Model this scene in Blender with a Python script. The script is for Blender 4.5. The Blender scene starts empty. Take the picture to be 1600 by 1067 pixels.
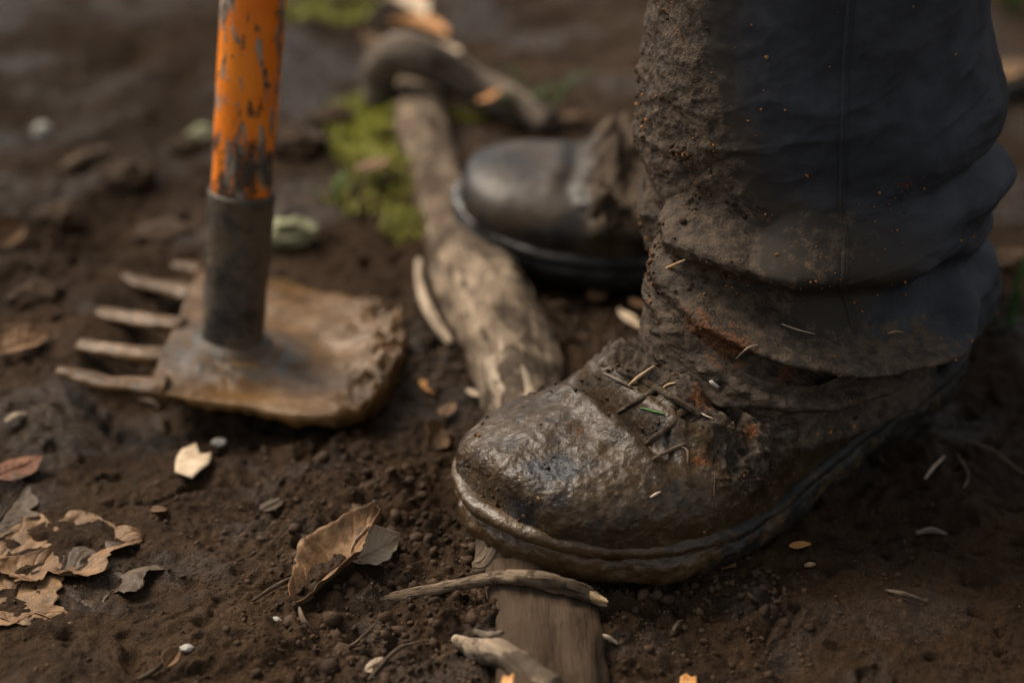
import bpy, math, random
import numpy as np
from mathutils import Vector

random.seed(7)
rng = np.random.default_rng(7)
scene = bpy.context.scene
COL = scene.collection

# ------------------------------------------------------------------ camera, sky, sun, exposure
CAM_H, PITCH, LENS = 0.56, math.radians(28.0), 70.0
cam_data = bpy.data.cameras.new("camera")
cam_data.lens = LENS
cam_data.sensor_width = 36.0
cam_data.clip_start = 0.02
cam_data.clip_end = 200.0
cam_data.dof.use_dof = True
cam_data.dof.focus_distance = 0.955
cam_data.dof.aperture_fstop = 3.4
cam = bpy.data.objects.new("camera", cam_data)
cam.location = (0, 0, CAM_H)
cam.rotation_euler = (math.pi / 2 - PITCH, 0, 0)
COL.objects.link(cam)
scene.camera = cam

SUN_EL, SUN_AZ = math.radians(48.0), math.radians(-52.0)   # azimuth from +Y towards +X
world = bpy.data.worlds.new("World")
scene.world = world
world.use_nodes = True
wn = world.node_tree
bg = wn.nodes["Background"]
sky = wn.nodes.new("ShaderNodeTexSky")
sky.sky_type = 'NISHITA'
sky.sun_disc = False
sky.sun_elevation = SUN_EL
sky.sun_rotation = SUN_AZ
sky.dust_density = 4.0
sky.ozone_density = 0.6
hs = wn.nodes.new("ShaderNodeHueSaturation")
hs.inputs['Saturation'].default_value = 0.15
wn.links.new(sky.outputs[0], hs.inputs['Color'])
wn.links.new(hs.outputs[0], bg.inputs[0])
bg.inputs[1].default_value = 0.05

sun_data = bpy.data.lights.new("sun", 'SUN')
sun_data.energy = 1.5
sun_data.angle = math.radians(32)
sun_data.color = (1.0, 0.85, 0.66)
sun = bpy.data.objects.new("sun", sun_data)
sd = Vector((math.sin(SUN_AZ) * math.cos(SUN_EL), math.cos(SUN_AZ) * math.cos(SUN_EL), math.sin(SUN_EL)))
sun.rotation_euler = sd.to_track_quat('Z', 'Y').to_euler()
sun.location = (-1, 1, 2)
COL.objects.link(sun)

vs = scene.view_settings
vs.view_transform = 'Standard'
vs.look = 'None'
vs.exposure = 1.5
vs.gamma = 1.0
scene.render.engine = 'CYCLES'
scene.cycles.max_bounces = 6
scene.cycles.use_denoising = True

# ------------------------------------------------------------------ numpy noise
def _hash(ix, iy, iz, seed):
    h = (ix.astype(np.uint32) * np.uint32(374761393) + iy.astype(np.uint32) * np.uint32(668265263)
         + iz.astype(np.uint32) * np.uint32(2147483647) + np.uint32((seed * 974711 + 12345) & 0xffffffff))
    h = (h ^ (h >> np.uint32(13))) * np.uint32(1274126177)
    h = (h ^ (h >> np.uint32(15))) * np.uint32(2246822519)
    return h ^ (h >> np.uint32(16))

_GR = np.array([[1,1,0],[-1,1,0],[1,-1,0],[-1,-1,0],[1,0,1],[-1,0,1],[1,0,-1],[-1,0,-1],
                [0,1,1],[0,-1,1],[0,1,-1],[0,-1,-1],[1,1,0],[-1,1,0],[0,-1,1],[0,-1,-1]], dtype=np.float32)

def noise3(p, scale, seed=0):
    """gradient noise, about -1..1; p is (...,3)"""
    q = (np.asarray(p, dtype=np.float32) * np.asarray(scale, dtype=np.float32)).reshape(-1, 3) + 1000.0
    i = np.floor(q).astype(np.int64)
    f = (q - i).astype(np.float32)
    u = f * f * f * (f * (f * 6 - 15) + 10)
    out = np.zeros(len(q), dtype=np.float32)
    for dx in (0, 1):
        wx = u[:, 0] if dx else 1 - u[:, 0]
        for dy in (0, 1):
            wy = wx * (u[:, 1] if dy else 1 - u[:, 1])
            for dz in (0, 1):
                w = wy * (u[:, 2] if dz else 1 - u[:, 2])
                g = _GR[_hash(i[:, 0] + dx, i[:, 1] + dy, i[:, 2] + dz, seed) & np.uint32(15)]
                out += w * (g[:, 0] * (f[:, 0] - dx) + g[:, 1] * (f[:, 1] - dy) + g[:, 2] * (f[:, 2] - dz))
    return out.reshape(np.shape(p)[:-1])

def fbm(p, scale, octs=4, seed=0, gain=0.5, lac=2.03):
    a, s, o = 1.0, np.asarray(scale, dtype=np.float32), 0.0
    for k in range(octs):
        o = o + a * noise3(p, s, seed + 17 * k)
        a *= gain
        s = s * lac
    return o

def ridged(p, scale, octs=3, seed=0):
    a, s, o = 1.0, scale, 0.0
    for k in range(octs):
        o = o + a * (1 - np.abs(noise3(p, s, seed + 13 * k)) * 2)
        a *= 0.5
        s *= 2.1
    return o

def worley2(x, y, scale, seed=0):
    """distance to nearest feature point in 2D, in cell units, and a per-cell random"""
    qx, qy = x * scale + 500.0, y * scale + 500.0
    ix, iy = np.floor(qx).astype(np.int64), np.floor(qy).astype(np.int64)
    best = np.full(np.shape(x), 9.0, dtype=np.float32)
    rid = np.zeros(np.shape(x), dtype=np.float32)
    z = np.zeros_like(ix)
    for dx in (-1, 0, 1):
        for dy in (-1, 0, 1):
            cx, cy = ix + dx, iy + dy
            h1 = _hash(cx, cy, z, seed).astype(np.float64) / 4294967296.0
            h2 = _hash(cx, cy, z + 7, seed).astype(np.float64) / 4294967296.0
            h3 = _hash(cx, cy, z + 3, seed).astype(np.float64) / 4294967296.0
            d = np.sqrt((cx + h1 - qx) ** 2 + (cy + h2 - qy) ** 2)
            m = d < best
            best = np.where(m, d, best)
            rid = np.where(m, h3, rid)
    return best, rid

def smooth(e0, e1, x):
    t = np.clip((x - e0) / (e1 - e0), 0, 1)
    return t * t * (3 - 2 * t)

def cubic(ts, keys, vals):
    """smooth interpolation through keys (Catmull-Rom / Hermite) for vector values"""
    keys = np.asarray(keys, float); vals = np.asarray(vals, float)
    if vals.ndim == 1: vals = vals[:, None]; flat = True
    else: flat = False
    m = np.gradient(vals, keys, axis=0)
    i = np.clip(np.searchsorted(keys, ts, side='right') - 1, 0, len(keys) - 2)
    h = (keys[i + 1] - keys[i])
    t = ((ts - keys[i]) / h)[:, None]
    h = h[:, None]
    r = ((2*t**3-3*t**2+1) * vals[i] + (t**3-2*t**2+t) * h * m[i]
         + (-2*t**3+3*t**2) * vals[i+1] + (t**3-t**2) * h * m[i+1])
    return r[:, 0] if flat else r

# ------------------------------------------------------------------ picture point -> place on the ground
FPX = LENS / 36.0 * 1600.0
CP, SP = math.cos(PITCH), math.sin(PITCH)

def ray(px, py):
    a, b = (px - 800.0) / FPX, (533.5 - py) / FPX
    return np.array([a, CP + b * SP, -SP + b * CP])

def G(px, py, z=0.0):
    """place on the level z seen at that point of the photograph"""
    d = ray(px, py)
    t = (z - CAM_H) / d[2]
    return np.array([d[0] * t, d[1] * t, z])

# ------------------------------------------------------------------ mesh helpers
def link(o, parent=None):
    COL.objects.link(o)
    if parent is not None: o.parent = parent
    return o

_GRAIN = {}          # wood grain coordinates of the tubes
def mesh_obj(name, verts, faces, mat, parent=None, smooth_shade=True, attrs=None, origin=None):
    v = np.asarray(verts, dtype=np.float32).reshape(-1, 3)
    if origin is None and parent is not None and 'at' in parent: origin = list(parent['at'])
    if origin is not None: v = v - np.asarray(origin, dtype=np.float32)
    me = bpy.data.meshes.new(name)
    if isinstance(faces, np.ndarray):
        n, k = faces.shape
        me.vertices.add(len(v)); me.vertices.foreach_set('co', v.ravel())
        me.loops.add(n * k); me.loops.foreach_set('vertex_index', faces.astype(np.int32).ravel())
        me.polygons.add(n)
        me.polygons.foreach_set('loop_start', np.arange(0, n * k, k, dtype=np.int32))
        me.polygons.foreach_set('loop_total', np.full(n, k, dtype=np.int32))
        me.update(calc_edges=True)
    else:
        me.from_pydata([tuple(q) for q in v], [], faces)
        me.update()
    if smooth_shade:
        me.polygons.foreach_set('use_smooth', np.ones(len(me.polygons), dtype=bool))
    for an, arr in (attrs or {}).items():
        at = me.attributes.new(an, 'FLOAT', 'POINT')
        at.data.foreach_set('value', np.asarray(arr, dtype=np.float32).ravel())
    if id(verts) in _GRAIN:
        at = me.attributes.new('grain', 'FLOAT_VECTOR', 'POINT')
        at.data.foreach_set('vector', _GRAIN[id(verts)][1].astype(np.float32).ravel())
    me.materials.append(mat)
    o = bpy.data.objects.new(name, me)
    if parent is None and origin is not None: o.location = origin
    return link(o, parent)

def grid_faces(nu, nv, wrap_v=False, flip=False):
    i = np.arange(nu - 1)[:, None]
    j = np.arange(nv if wrap_v else nv - 1)[None, :]
    j2 = (j + 1) % nv
    a = i * nv + j; b = i * nv + j2; c = (i + 1) * nv + j2; d = (i + 1) * nv + j
    f = np.stack([a, b, c, d], -1).reshape(-1, 4)
    return f[:, ::-1] if flip else f

def grid_normals(P, wrap_v):
    du = np.gradient(P, axis=0)
    if wrap_v: dv = (np.roll(P, -1, 1) - np.roll(P, 1, 1)) / 2
    else: dv = np.gradient(P, axis=1)
    n = np.cross(du, dv)
    return n / np.maximum(np.linalg.norm(n, axis=-1, keepdims=True), 1e-12)

def tag(o, label, cat, group=None, kind=None):
    o['label'] = label
    o['category'] = cat
    if group: o['group'] = group
    if kind: o['kind'] = kind
    return o

def empty(name, at, label, cat, group=None):
    o = bpy.data.objects.new(name, None)
    o.empty_display_size = 0.02
    o.location = at
    link(o)
    o['at'] = [float(c) for c in at]
    return tag(o, label, cat, group)

def tube(path, radii, nseg=16, nper=10, seed=0, rough=0.0, rscale=60.0, flat=1.0, cap=True):
    """noisy tube through path points; returns verts grid (nu,nv,3), faces"""
    path = np.asarray(path, float)
    k = np.arange(len(path))
    n = (len(path) - 1) * nper + 1
    ts = np.linspace(0, len(path) - 1, n)
    C = cubic(ts, k, path)
    R = cubic(ts, k, np.asarray(radii, float))
    T = np.gradient(C, axis=0); T /= np.linalg.norm(T, axis=1, keepdims=True)
    up = np.array([0, 0, 1.0])
    S = np.cross(T, up); S /= np.maximum(np.linalg.norm(S, axis=1, keepdims=True), 1e-6)
    U = np.cross(S, T)
    a = np.linspace(0, 2 * np.pi, nseg, endpoint=False)
    P = C[:, None] + R[:, None, None] * (np.cos(a)[None, :, None] * S[:, None] + flat * np.sin(a)[None, :, None] * U[:, None])
    arc = np.concatenate([[0], np.cumsum(np.linalg.norm(np.diff(C, axis=0), axis=1))])
    gr = np.stack([np.cos(a)[None, :] * R[:, None], np.sin(a)[None, :] * R[:, None], .16 * arc[:, None] + 0 * a[None, :]], -1) + seed * .37
    if rough:
        nn = P - C[:, None]; nn /= np.maximum(np.linalg.norm(nn, axis=-1, keepdims=True), 1e-9)
        dd = .75 * fbm(gr, rscale, 4, seed, .6) + .35 * fbm(P, rscale * .7, 3, seed + 3)
        P = P + nn * (rough * dd)[..., None] * R[:, None, None]
    f = grid_faces(n, nseg, True, flip=True)
    V = P.reshape(-1, 3)
    if cap:
        V = np.vstack([V, C[0], C[-1]])
        i0, i1, b = len(V) - 2, len(V) - 1, (n - 1) * nseg
        j = np.arange(nseg); j2 = (j + 1) % nseg
        caps = np.vstack([np.stack([np.full(nseg, i0), j, j2, j2], -1), np.stack([np.full(nseg, i1), b + j2, b + j, b + j], -1)])
        faces = [tuple(int(c) for c in q) for q in f] + [tuple(int(c) for c in q[:3]) for q in caps]
        _GRAIN[id(V)] = (V, np.vstack([gr.reshape(-1, 3), gr[0].mean(0), gr[-1].mean(0)]))
        return V, faces
    _GRAIN[id(V)] = (V, gr.reshape(-1, 3))
    return V, f

# ------------------------------------------------------------------ materials
class MatB:
    def __init__(self, name):
        self.m = bpy.data.materials.new(name); self.m.use_nodes = True
        self.nt = self.m.node_tree; self.b = self.nt.nodes['Principled BSDF']
        self.tc = None
    def n(self, t, **kw):
        nd = self.nt.nodes.new(t)
        for k, v in kw.items(): setattr(nd, k, v)
        return nd
    def l(self, a, b): self.nt.links.new(a, b)
    def put(self, sock, v):
        if hasattr(v, 'is_linked') or hasattr(v, 'links'): self.l(v, sock)
        else: sock.default_value = v
    def co(self):
        if self.tc is None: self.tc = self.n('ShaderNodeTexCoord').outputs['Object']
        return self.tc
    def noise(self, scale, detail=4, rough=0.55, stretch=None, dist=0.0):
        nd = self.n('ShaderNodeTexNoise')
        v = self.co()
        if stretch:
            mp = self.n('ShaderNodeMapping'); mp.inputs['Scale'].default_value = stretch
            self.l(v, mp.inputs['Vector']); v = mp.outputs[0]
        self.l(v, nd.inputs['Vector'])
        nd.inputs['Scale'].default_value = scale; nd.inputs['Detail'].default_value = detail
        nd.inputs['Roughness'].default_value = rough; nd.inputs['Distortion'].default_value = dist
        return nd.outputs[0]
    def vor(self, scale, feature='F1'):
        nd = self.n('ShaderNodeTexVoronoi', feature=feature)
        self.l(self.co(), nd.inputs['Vector']); nd.inputs['Scale'].default_value = scale
        return nd.outputs['Distance']
    def attr(self, name):
        return self.n('ShaderNodeAttribute', attribute_name=name).outputs['Fac']
    def ramp(self, v, a, b, ca=0.0, cb=1.0):
        nd = self.n('ShaderNodeMapRange'); nd.interpolation_type = 'SMOOTHSTEP'
        self.put(nd.inputs['Value'], v)
        nd.inputs['From Min'].default_value = a; nd.inputs['From Max'].default_value = b
        nd.inputs['To Min'].default_value = ca; nd.inputs['To Max'].default_value = cb
        return nd.outputs[0]
    def math(self, op, a, b=0.0):
        nd = self.n('ShaderNodeMath', operation=op)
        self.put(nd.inputs[0], a); self.put(nd.inputs[1], b)
        return nd.outputs[0]
    def mix(self, f, a, b):
        nd = self.n('ShaderNodeMix', data_type='RGBA')
        self.put(nd.inputs[0], f)
        for s, c in ((nd.inputs[6], a), (nd.inputs[7], b)):
            if isinstance(c, tuple): s.default_value = (*c, 1.0)
            else: self.l(c, s)
        return nd.outputs[2]
    def bump(self, h, dist, strength=1.0, prev=None):
        nd = self.n('ShaderNodeBump')
        self.put(nd.inputs['Height'], h); nd.inputs['Distance'].default_value = dist
        self.put(nd.inputs['Strength'], strength)
        if prev is not None: self.l(prev, nd.inputs['Normal'])
        return nd.outputs[0]
    def coat(self, w, rough, h, dist, st=0.6):
        self.put(self.b.inputs['Coat Weight'], w); self.put(self.b.inputs['Coat Roughness'], rough)
        self.l(self.bump(h, dist, st), self.b.inputs['Coat Normal'])
    def done(self, color=None, rough=None, normal=None, spec=None, metal=None):
        I = self.b.inputs
        if color is not None:
            if isinstance(color, tuple): I['Base Color'].default_value = (*color, 1.0)
            else: self.l(color, I['Base Color'])
        if rough is not None: self.put(I['Roughness'], rough)
        if normal is not None: self.l(normal, I['Normal'])
        if spec is not None: self.put(I['Specular IOR Level'], spec)
        if metal is not None: self.put(I['Metallic'], metal)
        return self.m

def m_soil():
    b = MatB('soil')
    big = b.noise(5.0, 5, 0.6); mid = b.noise(38, 6, 0.62); fine = b.noise(260, 6, 0.7); tiny = b.noise(900, 3, 0.6)
    crumb, wet = b.attr('crumb'), b.attr('wet')
    c = b.mix(b.ramp(big, 0.35, 0.66), (0.056, 0.031, 0.0155), (0.114, 0.066, 0.034))
    c = b.mix(b.ramp(mid, 0.42, 0.68, 0.0, 0.75), c, (0.048, 0.033, 0.024))
    c = b.mix(b.ramp(fine, 0.5, 0.70, 0.0, 0.8), c, (0.140, 0.091, 0.057))
    c = b.mix(b.ramp(b.noise(150, 4, 0.6), 0.55, 0.68, 0, 0.85), c, (0.022, 0.014, 0.009))
    c = b.mix(b.ramp(b.noise(520, 4, 0.6), 0.54, 0.64, 0, 0.7), c, (0.020, 0.013, 0.008))
    c = b.mix(b.math('MULTIPLY', b.attr('humus_vignette'), 0.7), c, (0.024, 0.014, 0.008))  # dark humus plus vignette darkening, both painted into the soil colour
    c = b.mix(b.math('MULTIPLY', crumb, 0.22), c, (0.043, 0.027, 0.018))
    c = b.mix(b.ramp(b.noise(420, 2, 0.5), 0.69, 0.74, 0, 0.6), c, (0.30, 0.14, 0.055))
    n = b.bump(mid, 0.008, 0.5)
    n = b.bump(fine, 0.007, 0.9, n)
    n = b.bump(tiny, 0.003, 0.9, n)
    r = b.ramp(b.math('SUBTRACT', mid, b.math('MULTIPLY', wet, 0.3)), 0.2, 0.6, 0.5, 0.95)
    damp = b.ramp(b.math('ADD', wet, b.math('MULTIPLY', b.math('SUBTRACT', mid, .5), 1.2)), .55, .95)
    r = b.math('SUBTRACT', r, b.math('MULTIPLY', damp, .25))
    return b.done(c, r, n, b.ramp(damp, 0, 1, .07, .24))

def m_crumb():
    b = MatB('soil_crumbs')
    v = b.noise(300, 4, 0.65); t = b.noise(40, 3)
    c = b.mix(b.ramp(t, 0.35, 0.65), (0.038, 0.022, 0.012), (0.085, 0.051, 0.029))
    c = b.mix(b.ramp(v, 0.55, 0.75, 0, .6), c, (0.12, 0.082, 0.056))
    return b.done(c, 0.8, b.bump(b.noise(900, 4, 0.7), 0.0012, 0.9), 0.2)

def m_boot():
    b = MatB('muddy_rubber')
    mud, rust, wet, dry = b.attr('mud'), b.attr('rust'), b.attr('wet'), b.attr('dry')
    n1 = b.noise(55, 6, 0.65); n2 = b.noise(230, 6, 0.68); n3 = b.noise(800, 4, 0.65); n4 = b.noise(120, 5, 0.7, dist=1.2)
    rubber = b.mix(b.ramp(n2, 0.4, 0.7), (0.010, 0.0105, 0.013), (0.022, 0.021, 0.022))
    slick = b.mix(b.ramp(n1, 0.35, 0.65), (0.030, 0.0165, 0.0062), (0.062, 0.035, 0.0130))
    slick = b.mix(b.ramp(n2, 0.52, 0.7, 0, 0.7), slick, (0.115, 0.080, 0.047))
    grey = b.mix(b.ramp(n2, 0.38, 0.66), (0.038, 0.028, 0.020), (0.120, 0.090, 0.066))
    m = b.mix(b.ramp(b.math('ADD', dry, b.math('MULTIPLY', b.math('SUBTRACT', n4, 0.5), 1.2)), 0.3, 0.75), slick, grey)
    mk = b.ramp(b.math('ADD', mud, b.math('MULTIPLY', b.math('SUBTRACT', n1, 0.5), 1.6)), 0.22, 0.55)
    c = b.mix(mk, rubber, m)
    rk = b.ramp(b.math('ADD', rust, b.math('MULTIPLY', b.math('SUBTRACT', n2, 0.5), 2.2)), 0.45, 0.8)
    c = b.mix(b.math('MULTIPLY', rk, 0.8), c, b.mix(b.ramp(n3, 0.4, 0.65), (0.075, 0.032, 0.014), (0.26, 0.095, 0.03)))
    r_m = b.mix(b.ramp(b.math('ADD', wet, b.math('MULTIPLY', b.math('SUBTRACT', n2, 0.5), 0.9)), 0.25, 0.75), (0.8,)*3, (0.5,)*3)
    r = b.mix(mk, b.ramp(n2, 0.3, 0.7, 0.25, 0.5), r_m)
    r = b.math('MAXIMUM', r, b.math('MULTIPLY', rk, 0.85))
    dw = b.math('SUBTRACT', 1.0, b.math('MULTIPLY', wet, 0.42))
    n = b.bump(n1, 0.004, b.math('MULTIPLY', b.math('MULTIPLY', mk, dw), 0.6))
    n = b.bump(n2, 0.0032, b.math('ADD', b.math('MULTIPLY', b.math('MULTIPLY', mk, dw), 0.75), 0.10), n)
    n = b.bump(n3, 0.0009, b.math('MULTIPLY', dw, 1.0), n)
    wk = b.ramp(b.math('ADD', wet, b.math('MULTIPLY', b.math('SUBTRACT', n1, 0.5), 1.6)), 0.35, 0.85)
    film = b.ramp(b.math('ADD', n4, b.math('MULTIPLY', b.math('SUBTRACT', n2, .5), 1.6)), .36, .60, .30, .85)
    b.coat(b.math('MULTIPLY', b.math('MULTIPLY', wk, film), b.math('SUBTRACT', .85, rk)), 0.13, b.math('ADD', n1, b.math('MULTIPLY', n2, 0.20)), 0.0034, 0.9)
    return b.done(c, r, n, 0.15)

def m_solemud():
    b = MatB('mud_coated_sole')
    n1 = b.noise(60, 6, 0.65); n2 = b.noise(260, 5, 0.65); wet, mud = b.attr('wet'), b.attr('mud')
    c = b.mix(b.ramp(n1, 0.35, 0.7), (0.050, 0.029, 0.012), (0.105, 0.062, 0.027))
    c = b.mix(b.ramp(n2, 0.55, 0.75, 0, 0.7), c, (0.17, 0.12, 0.075))
    c = b.mix(b.ramp(b.math('ADD', mud, b.math('MULTIPLY', b.math('SUBTRACT', n1, 0.5), 1.5)), 0.2, 0.6), (0.016, 0.014, 0.012), c)
    r = b.ramp(b.math('ADD', wet, b.math('MULTIPLY', b.math('SUBTRACT', n2, 0.5), 1.2)), 0.2, 0.8, 0.7, 0.35)
    n = b.bump(n1, 0.004, 0.5); n = b.bump(n2, 0.0014, 0.7, n)
    n = b.bump(b.noise(900, 3), 0.0004, 0.7, n)
    b.coat(b.math('MULTIPLY', wet, 0.65), 0.15, b.math('ADD', n1, b.math('MULTIPLY', n2, 0.4)), 0.003, 0.6)
    return b.done(c, r, n, 0.2)

def m_denim():
    b = MatB('muddy_denim')
    mud, rust = b.attr('mud'), b.attr('rust')
    n1 = b.noise(26, 6, 0.62); n2 = b.noise(150, 6, 0.68); n3 = b.noise(650, 4, 0.65)
    w1 = b.n('ShaderNodeTexWave', wave_type='BANDS', bands_direction='DIAGONAL'); b.l(b.co(), w1.inputs['Vector'])
    w1.inputs['Scale'].default_value = 900; w1.inputs['Distortion'].default_value = 3.0; w1.inputs['Detail'].default_value = 2
    cloth = b.mix(b.ramp(n1, 0.35, 0.68), (0.019, 0.0205, 0.024), (0.052, 0.056, 0.067))
    cloth = b.mix(b.math('MULTIPLY', w1.outputs[0], 0.35), cloth, (0.048, 0.053, 0.068))
    brown = b.mix(b.ramp(n2, 0.36, 0.66), (0.038, 0.026, 0.017), (0.122, 0.086, 0.058))
    stain = b.mix(b.ramp(b.math('ADD', b.attr('stain'), b.math('MULTIPLY', b.math('SUBTRACT', n1, 0.5), 1.2)), 0.25, 0.75, 0, 0.85), cloth, (0.036, 0.027, 0.017))
    k = b.ramp(b.math('ADD', mud, b.math('MULTIPLY', b.math('SUBTRACT', n2, 0.5), 1.3)), 0.3, 0.62)
    c = b.mix(k, stain, brown)
    rk = b.ramp(b.math('ADD', rust, b.math('MULTIPLY', b.math('SUBTRACT', n2, 0.5), 2.0)), 0.45, 0.8)
    c = b.mix(b.math('MULTIPLY', rk, 0.85), c, b.mix(b.ramp(n3, 0.4, 0.65), (0.07, 0.030, 0.013), (0.25, 0.09, 0.028)))
    r = b.mix(k, (0.72,)*3, b.ramp(n2, 0.3, 0.7, 0.35, 0.75))
    n = b.bump(n2, 0.0032, b.math('MULTIPLY', k, 0.7))
    n = b.bump(n3, 0.0014, b.math('MULTIPLY', k, 0.9), n)
    n = b.bump(w1.outputs[0], 0.00012, 0.5, n)
    return b.done(c, r, n, 0.22)

def m_ochre_mud():
    b = MatB('wet_ochre_mud')
    n1 = b.noise(40, 6, 0.62); n2 = b.noise(170, 6, 0.68); wet = b.attr('wet'); iron = b.attr('iron')
    c = b.mix(b.ramp(n1, 0.35, 0.68), (0.075, 0.038, 0.012), (0.165, 0.085, 0.026))
    c = b.mix(b.ramp(n2, 0.52, 0.72, 0, 0.6), c, (0.215, 0.120, 0.048))
    c = b.mix(b.ramp(b.math('ADD', iron, b.math('MULTIPLY', b.math('SUBTRACT', n2, 0.5), 1.2)), 0.35, 0.7), c, (0.045, 0.038, 0.033))
    r = b.ramp(b.math('ADD', wet, b.math('MULTIPLY', b.math('SUBTRACT', n2, 0.5), 0.8)), 0.2, 0.8, 0.7, 0.32)
    n = b.bump(n1, 0.004, 0.4); n = b.bump(n2, 0.0018, 0.6, n)
    b.coat(b.ramp(b.math('ADD', n1, b.math('MULTIPLY', wet, .35)), .62, .94, 0, .5), 0.10, b.math('ADD', n1, b.math('MULTIPLY', n2, 0.4)), 0.004, 0.8)
    return b.done(c, r, n, 0.15)

def m_iron():
    b = MatB('dirty_iron')
    n1 = b.noise(50, 6, 0.65); n2 = b.noise(300, 5, 0.65)
    c = b.mix(b.ramp(n1, 0.35, 0.65), (0.022, 0.019, 0.016), (0.095, 0.073, 0.052))
    c = b.mix(b.ramp(n2, 0.55, 0.72, 0, 0.6), c, (0.13, 0.095, 0.065))
    c = b.mix(b.ramp(b.noise(32, 6, 0.7), .47, .6, 0, .8), c, (0.115, 0.078, 0.045))
    return b.done(c, b.ramp(n1, 0.3, 0.7, 0.35, 0.75), b.bump(n1, 0.002, 0.5, b.bump(n2, 0.0012, 0.8)), 0.35)

def m_orange():
    b = MatB('chipped_orange_paint')
    n1 = b.noise(85, 7, 0.62, (1, 1, 0.26)); n2 = b.noise(150, 5, 0.6, (1, 1, 0.35)); grime = b.attr('grime')
    paint = b.mix(b.ramp(b.noise(20, 3), 0.35, 0.65), (0.80, 0.180, 0.008), (0.90, 0.255, 0.012))
    k = b.ramp(n1, 0.515, 0.56)
    wood = b.mix(b.ramp(n2, 0.4, 0.6), (0.15, 0.115, 0.08), (0.36, 0.29, 0.22))
    c = b.mix(k, paint, wood)
    dk = b.ramp(b.math('ADD', grime, b.math('MULTIPLY', b.math('SUBTRACT', b.noise(75, 6, 0.65, (1, 1, 0.6)), 0.5), 3.0)), 0.42, 0.8)
    c = b.mix(b.math('MULTIPLY', dk, 0.9), c, (0.035, 0.027, 0.017))
    c = b.mix(b.ramp(b.noise(130, 6, 0.65, (1, 1, 0.45)), .575, .63, 0, .9), c, (0.05, 0.034, 0.02))
    n = b.bump(k, 0.0006, 0.8); n = b.bump(n2, 0.0004, 0.6, n)
    return b.done(c, b.math('ADD', b.math('MULTIPLY', k, 0.3), 0.42), n, 0.4)

def m_wood(name, c1, c2, dark, bark=0.5, stretch=None, scale=60):
    b = MatB(name)
    n3 = b.noise(scale * 0.7, 5, 0.65)
    b.tc = b.n('ShaderNodeAttribute', attribute_name='grain').outputs['Vector']
    n1 = b.noise(scale * 2.2, 6, 0.65); n2 = b.noise(scale * 9, 5, 0.7); crack = b.noise(scale * 5, 3, 0.6)
    c = b.mix(b.ramp(n1, 0.35, 0.65), c1, c2)
    c = b.mix(b.ramp(n2, 0.50, 0.68, 0, 0.75), c, dark)
    c = b.mix(b.ramp(n3, bark - 0.02, bark + 0.08, 0, 0.85), c, dark)
    ck = b.ramp(crack, 0.585, 0.64)
    c = b.mix(b.math('MULTIPLY', ck, .8), c, tuple(.45 * q for q in dark))
    n = b.bump(n3, 0.004, 0.5); n = b.bump(n1, 0.003, 0.6, n); n = b.bump(n2, 0.0016, 0.8, n); n = b.bump(ck, 0.0012, -0.8, n)
    return b.done(c, 0.78, n, 0.10)

def add_dirt(m, color=(0.052, 0.033, 0.020)):
    nt = m.node_tree; bs = nt.nodes['Principled BSDF']
    src = bs.inputs['Base Color'].links[0].from_socket
    at = nt.nodes.new('ShaderNodeAttribute'); at.attribute_name = 'dirt'
    mx = nt.nodes.new('ShaderNodeMix'); mx.data_type = 'RGBA'
    nt.links.new(at.outputs['Fac'], mx.inputs[0]); nt.links.new(src, mx.inputs[6]); mx.inputs[7].default_value = (*color, 1)
    nt.links.new(mx.outputs[2], bs.inputs['Base Color'])
    return m

def m_leaf(name, c1, c2, dark, rough=0.55, scale=70, dirt=0.0):
    b = MatB(name)
    n1 = b.noise(scale, 5, 0.6); n2 = b.noise(scale * 4, 5, 0.65)
    c = b.mix(b.ramp(n1, 0.35, 0.65), c1, c2)
    c = b.mix(b.ramp(n2, 0.55, 0.72, 0, 0.7), c, dark)
    if dirt: c = b.mix(b.ramp(b.noise(38, 6, 0.65), 0.62 - dirt * .3, 0.72 - dirt * .2, 0, .9), c, (0.058, 0.039, 0.026))
    vn = b.attr('vein')
    c = b.mix(b.math('MULTIPLY', vn, .35), c, tuple(min(1, q * 1.5) for q in c2))
    n = b.bump(n2, 0.0007, 0.7); n = b.bump(n1, 0.002, 0.4, n); n = b.bump(vn, 0.0008, 0.8, n)
    return b.done(c, rough, n, 0.18)

def m_rear():
    b = MatB('dark_wet_rubber')
    n1 = b.noise(30, 5, 0.6); n2 = b.noise(200, 5, 0.65); dry = b.attr('dry')
    c = b.mix(b.ramp(n1, .36, .62, 0, .9), (0.012, 0.010, 0.009), (0.046, 0.031, 0.018))
    k = b.ramp(b.math('ADD', dry, b.math('MULTIPLY', b.math('SUBTRACT', n2, .5), .8)), .25, .6)
    c = b.mix(k, c, b.mix(b.ramp(n2, .4, .65), (0.04, 0.027, 0.017), (0.10, 0.07, 0.046)))
    n = b.bump(n2, 0.0014, b.math('ADD', b.math('MULTIPLY', k, .8), .1))
    b.coat(b.math('MULTIPLY', b.math('SUBTRACT', 1.0, k), .12), .28, n1, .002, .5)
    return b.done(c, b.ramp(k, 0, 1, .5, .85), n, .2)

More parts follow.
